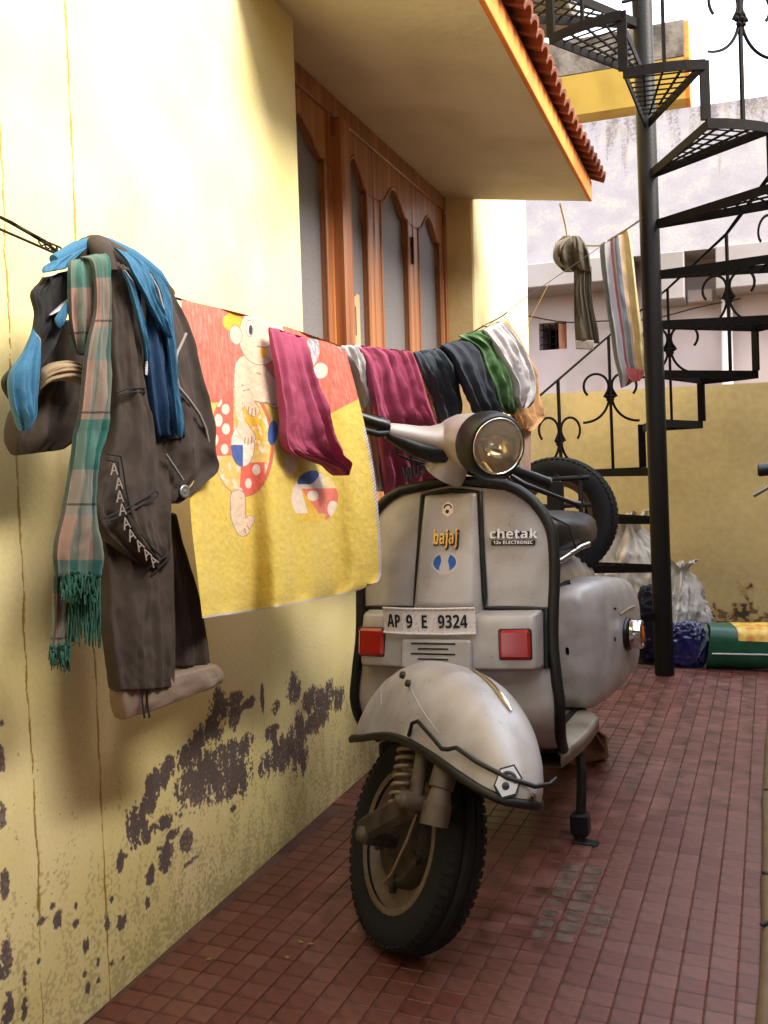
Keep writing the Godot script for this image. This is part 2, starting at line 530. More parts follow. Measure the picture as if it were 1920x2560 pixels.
# ---------------------------------------------------------------- setting
func wall_texture() -> void:
	# painted plaster of the house wall: z from -3.6 to -0.8, y from 0 to 2.2; peeled patches, cracks, base dirt
	var w := 1792
	var h := 1408
	var sc := 640.0
	var mask := PackedFloat32Array()
	mask.resize(w * h)
	var blobs := [[1010, 320, 40, 85], [960, 430, 80, 60], [880, 520, 60, 55], [1000, 610, 150, 100], [1100, 500, 60, 50], [1110, 620, 55, 90], [890, 650, 80, 80], [770, 600, 60, 50], [720, 660, 60, 60], [690, 740, 40, 70], [640, 830, 45, 95], [588, 850, 10, 90], [650, 910, 45, 45], [760, 840, 55, 32], [738, 985, 16, 65], [772, 1000, 28, 65], [692, 1085, 22, 40], [682, 1210, 18, 45], [556, 1020, 30, 45], [860, 925, 28, 45], [800, 890, 28, 22], [930, 560, 60, 60], [1060, 690, 70, 40],
		[1355, 220, 30, 65], [1270, 310, 18, 32], [1250, 430, 34, 34], [1300, 520, 90, 75], [1380, 480, 35, 130], [1430, 280, 30, 55], [1500, 270, 55, 65], [1460, 370, 55, 50], [1560, 270, 25, 55], [1080, 270, 40, 30], [1150, 290, 30, 25], [1080, 360, 30, 50], [1210, 270, 8, 70],
		[270, 1300, 28, 55], [195, 1290, 30, 24], [355, 1305, 22, 34], [400, 1405, 22, 44], [495, 1300, 18, 60], [558, 1300, 28, 50], [245, 1222, 16, 10], [350, 1222, 12, 20], [570, 1465, 9, 26], [515, 1490, 16, 14], [455, 1570, 14, 24], [405, 1605, 16, 30], [455, 1480, 10, 30], [180, 1480, 12, 14], [515, 1195, 16, 24], [115, 1560, 16, 70], [110, 1690, 22, 90], [390, 1540, 12, 10], [880, 1020, 30, 6], [1075, 775, 12, 14],
		[14, 800, 18, 60], [22, 1130, 30, 90], [30, 1480, 36, 120], [40, 1720, 40, 110], [8, 560, 12, 70], [10, 380, 10, 20], [10, 1520, 30, 60]]
	for b in blobs:
		var c := atx(b[0] / 1.8433, 1600 + b[1] / 1.8433, -1.05)
		var e1 := atx((b[0] + b[2]) / 1.8433, 1600 + b[1] / 1.8433, -1.05)
		var e2 := atx(b[0] / 1.8433, 1600 + (b[1] + b[3]) / 1.8433, -1.05)
		var cx := (c.z + 3.6) * sc
		var cy := (2.2 - c.y) * sc
		var rx := maxf(absf(e1.z - c.z) * sc, 4.0) * (1.0 if b[1] < 1100 else 0.72)
		var ry := maxf(absf(e2.y - c.y) * sc, 4.0) * (1.0 if b[1] < 1100 else 0.72)
		for y in range(maxi(0, int(cy - ry * 1.6)), mini(h, int(cy + ry * 1.6))):
			for x in range(maxi(0, int(cx - rx * 1.6)), mini(w, int(cx + rx * 1.6))):
				var dd := 1.0 - 0.5 * (pow((x - cx) / rx, 2) + pow((y - cy) / ry, 2))
				var i := y * w + x
				if dd > mask[i]:
					mask[i] = dd
	var f1 := FastNoiseLite.new()
	f1.seed = 11
	f1.frequency = 0.04
	f1.fractal_octaves = 5
	var f1i := f1.get_image(w, h / 2)
	f1i.resize(w, h, Image.INTERPOLATE_BILINEAR)
	var n1 := f1i.get_data()
	var f2 := FastNoiseLite.new()
	f2.seed = 12
	f2.frequency = 0.004
	f2.fractal_octaves = 4
	var n2 := f2.get_image(w, h).get_data()
	var f3 := FastNoiseLite.new()
	f3.seed = 13
	f3.frequency = 0.12
	f3.fractal_octaves = 3
	var n3 := f3.get_image(w, h).get_data()
	var f4 := FastNoiseLite.new()
	f4.seed = 14
	f4.frequency = 0.03
	f4.fractal_octaves = 4
	var f4i := f4.get_image(w, h / 2)
	f4i.resize(w, h, Image.INTERPOLATE_BILINEAR)
	var n4 := f4i.get_data()
	var out := PackedByteArray()
	out.resize(w * h * 3)
	var bump := PackedByteArray()
	bump.resize(w * h)
	var crack1 := (-1.195 + 3.6) * sc
	var crack2 := (-1.365 + 3.6) * sc
	for y in h:
		var yy := 2.2 - y / sc
		for x in w:
			var i := y * w + x
			var a := n1[i] / 255.0
			var b := n2[i] / 255.0
			var c := n3[i] / 255.0
			var d := n4[i] / 255.0
			var r := 0.915
			var g := 0.85
			var bl := 0.625
			var k := 0.93 + 0.07 * b + 0.05 * (c - 0.5)
			r *= k
			g *= k
			bl *= k * (0.92 + 0.12 * b)
			# flaking, mossy dirt near the ground: broken streaks and specks with their own outline
			var low := d * 0.55 + c * 0.85 - 0.58 - yy * 0.9
			if low > 0.0:
				var t := minf(low * 2.5, 0.45)
				r = lerpf(r, 0.58, t)
				g = lerpf(g, 0.52, t)
				bl = lerpf(bl, 0.34, t)
			if c > 0.84 and yy < 0.55 and b > 0.5 and a > 0.55:
				r *= 0.55
				g *= 0.5
				bl *= 0.45
			var hh := 0.75 + 0.12 * (c - 0.5)
			var wob := 5.0 * (a - 0.5)
			var dx1 := absf(x - crack1 - wob - (0.5 - b) * 6.0)
			var dx2 := absf(x - crack2 - wob * 0.7)
			if dx1 < 0.6 + 4.0 * (d - 0.40):
				r *= 0.74
				g *= 0.64
				bl *= 0.42
				hh = 0.2
			elif dx2 < 1.2 + 2.6 * (d - 0.45):
				r *= 0.72
				g *= 0.62
				bl *= 0.38
				hh = 0.35
			var pv := mask[i] + (a - 0.5) * 1.25 + (c - 0.5) * 1.0 + (b - 0.5) * 0.3
			if mask[i] > 0.02 and pv > 0.47:
				var q := 0.85 + 0.3 * (c - 0.5) + 0.25 * b
				r = 0.40 * q
				g = 0.345 * q
				bl = 0.325 * q
				if n3[i] > 150 and b > 0.5:
					r *= 1.22
					g *= 1.2
					bl *= 1.15
				hh = 0.42 + 0.15 * (c - 0.5)
			elif mask[i] > 0.02 and pv > 0.425:
				r = lerpf(r, 0.80, 0.55)
				g = lerpf(g, 0.74, 0.55)
				bl = lerpf(bl, 0.62, 0.55)
				hh = 0.6
			out[i * 3] = int(clampf(r, 0, 1) * 255)
			out[i * 3 + 1] = int(clampf(g, 0, 1) * 255)
			out[i * 3 + 2] = int(clampf(bl, 0, 1) * 255)
			bump[i] = int(clampf(hh, 0, 1) * 255)
	var im := Image.create_from_data(w, h, false, Image.FORMAT_RGB8, out)
	im.generate_mipmaps()
	T.wall = ImageTexture.create_from_image(im)
	T.n_wall = normal_tex(Image.create_from_data(w, h, false, Image.FORMAT_L8, bump), 3.0)
	M.wall = mat(Color(1, 1, 1), 0.85, {tex = "wall", nrm = "n_wall", ns = 0.7, tri = false})

func wuv(z: float, y: float) -> Vector2:
	return Vector2((z + 3.6) / 2.8, (2.2 - y) / 2.2)

func wall_face(mb: MB, x: float, z0: float, z1: float, y0: float, y1: float) -> void:
	mb.quad(Vector3(x, y0, z0), Vector3(x, y0, z1), Vector3(x, y1, z1), Vector3(x, y1, z0), Vector3.RIGHT, [wuv(z0, y0), wuv(z1, y0), wuv(z1, y1), wuv(z0, y1)])

func build_ground() -> void:
	var mb := MB.new()
	mb.box(Vector3(0, -0.17, -10), Vector3(120, 0.3, 120))
	struct(obj("ground", mb, M.earth))
	# paved yard
	mb = MB.new()
	mb.box(Vector3(0, -0.0085, -1.9), Vector3(2.1, 0.023, 4.96))
	var fl := obj("floor", mb, M.mortar)
	struct(fl)
	var tones := []
	for c in [Color(.525, .32, .275), Color(.51, .305, .26), Color(.54, .34, .295), Color(.52, .315, .275), Color(.49, .275, .235)]:
		tones.append(mat(c, 0.55, {tex = "dirty", s = 3.0, nrm = "n_fine", ns = 0.35, rt = "r_var"}))
	var cement := mat(Color(.45, .36, .31), 0.85, {tex = "dirty", s = 4.0, nrm = "n_fine", ns = 0.4})
	var tb := MB.new()
	tb.box(Vector3.ZERO, Vector3(0.0478, 0.012, 0.0447), Basis(), 0.0016)
	var tile_mesh := tb.mesh()
	var bs := Basis(Vector3.UP, deg_to_rad(-2.3))
	var cells := []
	rng.seed = 77
	for i in range(-26, 24):
		for j in range(-12, 104):
			var p := bs * Vector3(i * 0.0492 + 0.012, 0, -j * 0.0461)
			if p.x < -1.026 or p.x > 1.02 or p.z > 0.53 or p.z < -4.34:
				continue
			var q := cam_basis.inverse() * (p - CAM)
			var d := 99.0
			if q.z < -0.1:
				var sx := 960.0 + F * q.x / -q.z
				var sy := 1280.0 - F * q.y / -q.z
				var hid := p.x < -0.33 and p.z < -1.72 and p.x > -0.9
				if sx > -20 and sx < 1940 and sy < 2590 and not hid:
					d = -q.z
			cells.append([d, p, rng.randf(), rng.randf(), rng.randf(), rng.randf()])
	cells.sort_custom(func(a, b): return a[0] < b[0])
	var rest := []
	for k in 6:
		rest.append(MB.new())
	var fn := FastNoiseLite.new()
	fn.seed = 4
	fn.frequency = 7.0
	for k in cells.size():
		var cl: Array = cells[k]
		var p: Vector3 = cl[1]
		var tone := int(cl[2] * 5.0) % 5
		if fn.get_noise_2d(p.x * 0.35, p.z * 0.35) > 0.12 and cl[3] < 0.6:
			tone = 4
		var cem: bool = Vector2((p.x + 0.315) / 0.085, (p.z + 1.97) / 0.20).length() + fn.get_noise_2d(p.x * 2.0, p.z * 2.0) * 0.5 < 0.9
		var tilt := Basis(Vector3.RIGHT, (cl[4] - 0.5) * 0.012) * Basis(Vector3(0, 0, 1), (cl[5] - 0.5) * 0.012)
		var xf := Transform3D(bs * tilt, p + Vector3(0, 0.0005 * (cl[3] - 0.5), 0))
		if cem:
			var poly := PackedVector2Array()
			for a in 14:
				var th := TAU * a / 14.0
				var e := maxf(absf(cos(th)), absf(sin(th)))
				var rr := minf(1.0, (0.62 + 0.75 * absf(fn.get_noise_2d(p.x * 9.0 + cos(th) * 0.3, p.z * 9.0 + sin(th) * 0.3)) + 0.4 * cl[3])) / e
				poly.append(Vector2(cos(th) * 0.0198 * rr, sin(th) * 0.0178 * rr))
			(rest[5] as MB).prism(poly, 0.0, 0.0011, xf * Transform3D(Basis(Vector3.RIGHT, -PI / 2), Vector3(0, 0.0057, 0)))
		if k < 300:
			obj("tile", tile_mesh, tones[tone], fl, xf)
		else:
			var mbk: MB = rest[tone]
			mbk.box(xf.origin, Vector3(0.0478, 0.012, 0.0447), xf.basis, 0.0016)
	for k in 6:
		if rest[k].v.size() > 0:
			var o := obj("cement_smears" if k == 5 else "tiles", rest[k], cement if k == 5 else tones[k], fl)
			o.set_meta("kind", "stuff")

func arch_leaf(house: Node3D, z0: float, z1: float, handle: bool) -> void:
	# one shutter leaf in the window plane: z0 nearer (less negative), z1 farther
	var xb := -1.215
	var xt := -1.18
	var y0 := 0.72
	var y1 := 2.068
	var st := 0.068
	var w := z0 - z1
	var sh := 1.905
	var ap := 1.992
	var zf := Transform3D(Basis(Vector3(0, 0, -1), Vector3.UP, Vector3.RIGHT), Vector3(0, 0, z0))   # local x runs away from the camera along the wall, local z to the yard
	var mb := MB.new()
	for s in [[0.003, st], [w - st, w - 0.003]]:
		mb.box(zf * Vector3((s[0] + s[1]) / 2, (y0 + sh) / 2, (xb + xt) / 2), Vector3(xt - xb, sh - y0, s[1] - s[0]), Basis(), 0.004)
	mb.box(zf * Vector3(w / 2, y0 + 0.05, (xb + xt) / 2 - 0.001), Vector3(xt - xb - 0.004, 0.1, w - 2 * st))
	var poly := PackedVector2Array()
	poly.append(Vector2(0.003, sh))
	poly.append(Vector2(0.003, y1))
	poly.append(Vector2(w - 0.003, y1))
	poly.append(Vector2(w - 0.003, sh))
	poly.append(Vector2(w - st, sh))
	var hw := (w - 2 * st) / 2
	for k in range(0, 17):
		var t := 1.0 - 2.0 * k / 16.0
		var a := absf(t)
		var yy := sh + (ap - sh) * (0.5 + 0.5 * cos(a * PI)) if a < 0.86 else sh + 0.006
		poly.append(Vector2(w / 2 + t * hw * 0.999, yy))
	poly.append(Vector2(st, sh))
	mb.prism(poly, xb + 0.0005, xt - 0.0005, zf)
	var leaf := obj("window_leaf", mb, M.wood, house)
	# raised moulding round the pane
	var bead := MB.new()
	var pts := []
	for k in range(0, 17):
		var t := -1.0 + 2.0 * k / 16.0
		var a := absf(t)
		var yy := sh + (ap - sh) * (0.5 + 0.5 * cos(a * PI)) if a < 0.86 else sh + 0.006
		pts.append(zf * Vector3(w / 2 + t * hw, yy, xt))
	pts.push_front(zf * Vector3(st, y0 + 0.1, xt))
	pts.append(zf * Vector3(w - st, y0 + 0.1, xt))
	bead.tube(pts, 0.006, 6)
	obj("bead", bead, M.wood_dark, leaf)
	var gl := MB.new()
	gl.box(zf * Vector3(w / 2, (y0 + ap) / 2 + 0.02, -1.203), Vector3(0.004, ap - y0, w - 2 * st + 0.02))
	obj("pane", gl, M.frosted, leaf)
	if handle:
		for yy in [1.80, 1.25]:
			var hb := MB.new()
			hb.box(Vector3(xt + 0.006, yy, z1 + 0.02), Vector3(0.010, 0.11, 0.012), Basis(), 0.003)
			obj("bolt", hb, M.hinge, leaf)

func build_house() -> void:
	var h := thing("yellow_house", "yellow plastered house wall with wooden window under a clay tiled sunshade", "house", Vector3.ZERO)
	# wall in front, textured face with thickness behind it
	var mb := MB.new()
	wall_face(mb, -1.05, -2.287, 1.2, 0.0, 3.3)
	wall_face(mb, -1.05, -4.12, -2.287, 0.0, 0.70)
	obj("wall", mb, M.wall, h)
	mb = MB.new()
	mb.box(Vector3(-1.253, 1.65, -0.5435), Vector3(0.40, 3.3, 3.4865))
	mb.box(Vector3(-1.253, 0.349, -3.2035), Vector3(0.40, 0.70, 1.8325))
	mb.box(Vector3(-1.251, 2.77, -3.2035), Vector3(0.40, 1.06, 1.8320))
	obj("wall_core", mb, M.paint_yellow, h)
	mb = MB.new()
	mb.box(Vector3(-1.25, 1.65, -4.73), Vector3(0.40, 3.3, 1.22), Basis(), 0.008)
	obj("pillar", mb, M.paint_yellow, h)
	# window
	mb = MB.new()
	mb.box(Vector3(-1.205, 2.10, -3.2035), Vector3(0.07, 0.064, 1.825), Basis(), 0.004)
	mb.box(Vector3(-1.205, 0.71, -3.2035), Vector3(0.11, 0.02, 1.825), Basis(), 0.004)
	mb.box(Vector3(-1.168, 1.39, -2.862), Vector3(0.06, 1.34, 0.066), Basis(), 0.008)
	mb.box(Vector3(-1.205, 1.39, -4.108), Vector3(0.07, 1.34, 0.022), Basis(), 0.004)
	mb.box(Vector3(-1.205, 1.39, -2.300), Vector3(0.07, 1.34, 0.022), Basis(), 0.004)
	obj("window_frame", mb, M.wood_dark, h)
	arch_leaf(h, -2.32, -2.838, false)
	arch_leaf(h, -2.842, -3.205, false)
	arch_leaf(h, -3.208, -3.652, true)
	arch_leaf(h, -3.655, -4.095, false)
	# strips of tape on a pane
	mb = MB.new()
	for q in [[-3.01, 1.505, 0.16, 0.034, 0.2], [-3.01, 1.375, 0.16, 0.034, 0.1], [-3.072, 1.41, 0.034, 0.26, 0.0], [-2.945, 1.41, 0.022, 0.22, 0.0]]:
		mb.box(Vector3(-1.199 + 0.0007 * q[2], q[1], q[0]), Vector3(0.001, q[3], q[2]), Basis(Vector3.RIGHT, q[4]))
	obj("tape_strips", mb, M.tape, h)
	# sloping sunshade slab
	mb = MB.new()
	var prof := PackedVector2Array([Vector2(-1.19, 2.133), Vector2(-0.545, 2.045), Vector2(-0.545, 2.125), Vector2(-1.052, 2.33), Vector2(-1.19, 2.33)])
	mb.prism(prof, -4.14, -1.95)
	var shade := obj("sunshade", mb, M.soffit, h)
	mb = MB.new()
	mb.box(Vector3(-0.537, 2.084, -3.045), Vector3(0.014, 0.082, 2.196), Basis(), 0.002)
	obj("fascia", mb, M.orange, shade)
	# clay tiles along the edge
	var tb := MB.new()
	var rows := []
	for s in [0.0, 1.0]:
		for lay in [0, 1]:
			pass
	var outer := []
	for a in range(0, 9):
		var th := PI * a / 8.0
		outer.append(Vector2(-cos(th) * 0.046, sin(th) * 0.036))
	var inner := []
	for a in range(0, 9):
		var th := PI * (8 - a) / 8.0
		inner.append(Vector2(-cos(th) * 0.034, sin(th) * 0.024))
	var tp := PackedVector2Array(outer + inner)
	tb.prism(tp, 0.0, 0.30)
	var tmesh := tb.mesh()
	var slope := atan2(0.205, 0.507)
	for k in 25:
		var z := -2.0 - k * 0.0885
		var jit := sin(k * 12.9) * 0.006
		var b := Basis(Vector3(0, 0, -1), Vector3(sin(slope), cos(slope), 0), Vector3(-cos(slope), sin(slope), 0))
		obj("roof_tile", tmesh, M.clay, shade, Transform3D(b, Vector3(-0.488 + jit, 2.118 + jit * 0.4, z)))
	var ub := MB.new()
	for k in 24:
		var z := -2.044 - k * 0.0885
		pass
	# rough drip edge and far gable mouldings
	mb = MB.new()
	mb.box(Vector3(-1.20, 3.36, -2.1), Vector3(0.9, 0.12, 6.6), Basis(), 0.01)
	obj("roof_slab", mb, M.concrete, h)

func build_yard_walls() -> void:
	var mb := MB.new()
	# low yellow boundary wall behind the stair, paint lost to damp at its foot
	var w := 1024
	var h := 512
	var a := FastNoiseLite.new()
	a.seed = 51
	a.frequency = 0.012
	a.fractal_octaves = 5
	var n1 := a.get_image(w, h).get_data()
	a.seed = 52
	a.frequency = 0.05
	var n2 := a.get_image(w, h).get_data()
	a.seed = 53
	a.frequency = 0.004
	var n3 := a.get_image(w, h).get_data()
	var out := PackedByteArray()
	out.resize(w * h * 3)
	for y in h:
		var yy := 1.34 * (1.0 - y / float(h))
		for x in w:
			var i := y * w + x
			var p := n1[i] / 255.0
			var q := n2[i] / 255.0
			var r := n3[i] / 255.0
			var c := Color(.78, .69, .475) * (0.86 + 0.14 * r + 0.08 * (q - 0.5))
			var t := p * 0.9 + q * 0.35 - 0.30 - yy * 2.3
			if t > 0.0:
				c = c.lerp(Color(.62, .50, .32), minf(1.0, t * 9.0) * 0.7)
			if t > 0.12 and q > 0.45:
				c = Color(.42, .31, .20) * (0.8 + 0.4 * q)
			if t > 0.20 and p > 0.55 and q > 0.5:
				c = Color(.27, .22, .15)
			out[i * 3] = int(clampf(c.r, 0, 1) * 255)
			out[i * 3 + 1] = int(clampf(c.g, 0, 1) * 255)
			out[i * 3 + 2] = int(clampf(c.b, 0, 1) * 255)
	var im := Image.create_from_data(w, h, false, Image.FORMAT_RGB8, out)
	im.generate_mipmaps()
	T.backwall = ImageTexture.create_from_image(im)
	M.backwall = mat(Color(1, 1, 1), 0.9, {tex = "backwall", tri = false})
	mb.box(Vector3(-0.2, 0.668, -5.753), Vector3(5.2, 1.336, 0.22))
	var bw := obj("boundary_wall", mb, M.yard_wall)
	tag(bw, "low yellow boundary wall with damp brown stains along its foot", "wall")
	mb = MB.new()
	mb.quad(Vector3(-1.6, 0, -5.64), Vector3(1.05, 0, -5.64), Vector3(1.05, 1.34, -5.64), Vector3(-1.6, 1.34, -5.64), Vector3(0, 0, 1), [Vector2(0, 1), Vector2(1, 1), Vector2(1, 0), Vector2(0, 0)])
	obj("painted_face", mb, M.backwall, bw)
	# wall on the other side of the yard, out of view to the right, that keeps the yard dim
	mb = MB.new()
	mb.box(Vector3(1.18, 1.30, -0.9), Vector3(0.25, 2.60, 9.5), Basis(), 0.01)
	tag(obj("side_wall", mb, M.side_wall), "plain plastered wall closing the yard opposite the house", "wall")

func build_porch() -> void:
	# flat roof over the near end of the yard, behind the viewer; it keeps the floor in front dim
	var mb := MB.new()
	mb.box(Vector3(0.0, 2.68, 2.05), Vector3(2.60, 0.14, 3.6), Basis(), 0.01)
	var r := obj("porch_roof", mb, M.concrete)
	tag(r, "flat concrete porch roof spanning the near end of the yard", "roof")
	mb = MB.new()
	mb.box(Vector3(0.0, 1.26, 3.78), Vector3(2.09, 2.51, 0.14))
	obj("porch_wall", mb, M.side_wall, r)

func streak_mat() -> StandardMaterial3D:
	# limewash with dark mould runs below the coping and faint trowel marks
	var w := 1024
	var h := 384
	var a := FastNoiseLite.new()
	a.seed = 81
	a.frequency = 0.03
	a.fractal_octaves = 5
	var si := a.get_image(w, 48)
	si.resize(w, h, Image.INTERPOLATE_BILINEAR)
	var n1 := si.get_data()
	a.seed = 82
	a.frequency = 0.012
	var n2 := a.get_image(w, h).get_data()
	a.seed = 83
	a.frequency = 0.10
	var n3 := a.get_image(w, h).get_data()
	var out := PackedByteArray()
	out.resize(w * h * 3)
	for y in h:
		for x in w:
			var i := y * w + x
			var p := n1[i] / 255.0
			var q := n2[i] / 255.0
			var r := n3[i] / 255.0
			var c := Color(.66, .63, .635) * (0.88 + 0.12 * q + 0.06 * (r - 0.5))
			var t := p * 0.8 + r * 0.45 + q * 0.3 - 0.62 - 0.9 * y / float(h)
			if t > 0.0:
				c = c.lerp(Color(.40, .36, .34), minf(0.75, t * 3.0))
			if q > 0.62 and r > 0.55:
				c = c.lerp(Color(.72, .67, .56), 0.5)
			out[i * 3] = int(clampf(c.r, 0, 1) * 255)
			out[i * 3 + 1] = int(clampf(c.g, 0, 1) * 255)
			out[i * 3 + 2] = int(clampf(c.b, 0, 1) * 255)
	var im := Image.create_from_data(w, h, false, Image.FORMAT_RGB8, out)
	im.generate_mipmaps()
	T.streak = ImageTexture.create_from_image(im)
	return mat(Color(1, 1, 1), 0.9, {tex = "streak", tri = false})

func build_neighbours() -> void:
	var n := thing("neighbour_house", "pale plastered house with a small grilled window behind the boundary wall", "house", Vector3.ZERO)
	var mb := MB.new()
	mb.box(Vector3(-1.6, 3.17, -8.55), Vector3(7.6, 1.14, 0.9), Basis(), 0.01)
	var uw := obj("upper_wall", mb, M.white_wall, n)
	mb = MB.new()
	mb.quad(Vector3(-2.4, 2.6, -8.096), Vector3(1.4, 2.6, -8.096), Vector3(1.4, 3.735, -8.096), Vector3(-2.4, 3.735, -8.096), Vector3(0, 0, 1), [Vector2(0, 1), Vector2(1, 1), Vector2(1, 0), Vector2(0, 0)])
	obj("weathered_face", mb, streak_mat(), uw)
	mb = MB.new()
	mb.box(Vector3(-3.4885, 1.3, -8.8), Vector3(3.823, 2.6, 0.6))
	mb.box(Vector3(0.435, 1.3, -8.8), Vector3(3.53, 2.6, 0.6))
	mb.box(Vector3(-1.4535, 2.385, -8.802), Vector3(0.247, 0.43, 0.6))
	mb.box(Vector3(-1.4535, 0.965, -8.802), Vector3(0.247, 1.93, 0.6))
	obj("lower_wall", mb, M.pink_wall, n)
	# projecting band under the upper wall and blocks beside it
	mb = MB.new()
	mb.box(Vector3(-1.75, 2.50, -8.24), Vector3(2.08, 0.20, 0.52), Basis(), 0.008)
	obj("ledge", mb, M.grey_wall, n)
	mb = MB.new()
	mb.box(Vector3(-0.43, 2.41, -8.28), Vector3(0.24, 0.38, 0.44), Basis(), 0.008)
	obj("beam", mb, M.grey_wall, n)
	mb = MB.new()
	mb.box(Vector3(0.35, 2.44, -8.28), Vector3(0.84, 0.34, 0.44), Basis(), 0.008)
	obj("beam", mb, M.grey_wall, n)
	mb = MB.new()
	mb.box(Vector3(-0.20, 2.28, -8.44), Vector3(0.20, 0.10, 0.14), Basis(), 0.008)
	obj("plaster_block", mb, M.pink_wall, n)
	# small window
	# closed room behind the small window
	mb = MB.new()
	mb.box(Vector3(-1.45, 1.3, -11.2), Vector3(3.0, 2.6, 0.1))
	mb.box(Vector3(-2.95, 1.3, -10.15), Vector3(0.1, 2.6, 2.0))
	mb.box(Vector3(0.05, 1.3, -10.15), Vector3(0.1, 2.6, 2.0))
	mb.box(Vector3(-1.45, 2.66, -10.1), Vector3(3.2, 0.1, 2.3))
	obj("room", mb, M.pink_wall, n)
	mb = MB.new()
	for k in 3:
		mb.tube([Vector3(-1.54 + 0.055 * k, 1.935, -8.53), Vector3(-1.54 + 0.055 * k, 2.165, -8.53)], 0.005, 6)
	for k in 3:
		mb.tube([Vector3(-1.573, 1.98 + 0.065 * k, -8.524), Vector3(-1.42, 1.98 + 0.065 * k, -8.524)], 0.004, 6)
	obj("grille", mb, M.iron_flat, n)
	mb = MB.new()
	mb.box(Vector3(-1.375, 2.05, -8.56), Vector3(0.075, 0.23, 0.015), Basis(Vector3.UP, 0.5))
	obj("window_shutter", mb, M.wood_dark, n)
	# downpipe
	mb = MB.new()
	mb.tube([Vector3(0.012, 0.0, -8.42), Vector3(0.012, 2.27, -8.42)], 0.045, 12)
	obj("downpipe", mb, M.plate, n)
	# sagging cable
	mb = MB.new()
	var pts := []
	for k in 17:
		var t := k / 16.0
		pts.append(Vector3(lerpf(-1.9, 0.12, t), lerpf(2.28, 2.24, t) - 0.14 * sin(PI * t) + 0.01 * sin(t * 17.0), -8.40))
	mb.tube(pts, 0.006, 6)
	tag(obj("cable", mb, M.wire), "thin dark cable sagging across the pale neighbouring house", "cable")
	# a farther house: concrete hood with yellow underside and orange end
	var f := thing("far_house", "distant house with grey concrete roof hood, yellow underside and orange end", "house", Vector3.ZERO)
	mb = MB.new()
	mb.box(Vector3(-3.0, 3.0, -16.4), Vector3(5.0, 5.96, 3.0))
	obj("wall", mb, M.white_wall, f)
	mb = MB.new()
	var hood := PackedVector2Array([Vector2(-14.0, 6.48), Vector2(-14.0, 6.98), Vector2(-18.0, 7.0), Vector2(-18.0, 5.98), Vector2(-14.9, 5.98)])
	var hx := Transform3D(Basis(Vector3(0, 0, 1), Vector3.UP, Vector3(-1, 0, 0)), Vector3.ZERO)
	# grey front, yellow soffit and orange end are separate faces of one hood
	mb.box(Vector3(-3.0, 6.725, -14.4), Vector3(5.0, 0.50, 0.8), Basis(), 0.01)
	obj("hood", mb, M.concrete, f)
	mb = MB.new()
	mb.prism(PackedVector2Array([Vector2(-14.01, 6.47), Vector2(-18.0, 6.47), Vector2(-18.0, 5.985), Vector2(-14.25, 5.985)]), 0.5, 5.5, hx)
	obj("soffit", mb, M.far_yellow, f)
	mb = MB.new()
	mb.prism(PackedVector2Array([Vector2(-14.02, 6.46), Vector2(-14.02, 6.96), Vector2(-15.6, 6.96), Vector2(-15.6, 6.0), Vector2(-14.30, 6.0)]), 0.44, 0.498, hx)
	obj("end_panel", mb, M.orange, f)
	mb = MB.new()
	mb.box(Vector3(-3.0, 6.98, -15.8), Vector3(4.9, 0.06, 2.2))
	obj("roof", mb, M.concrete, f)

# ---------------------------------------------------------------- spiral stair
func dirv(az: float) -> Vector3:
	var a := deg_to_rad(az)
	return Vector3(sin(a), 0, -cos(a))

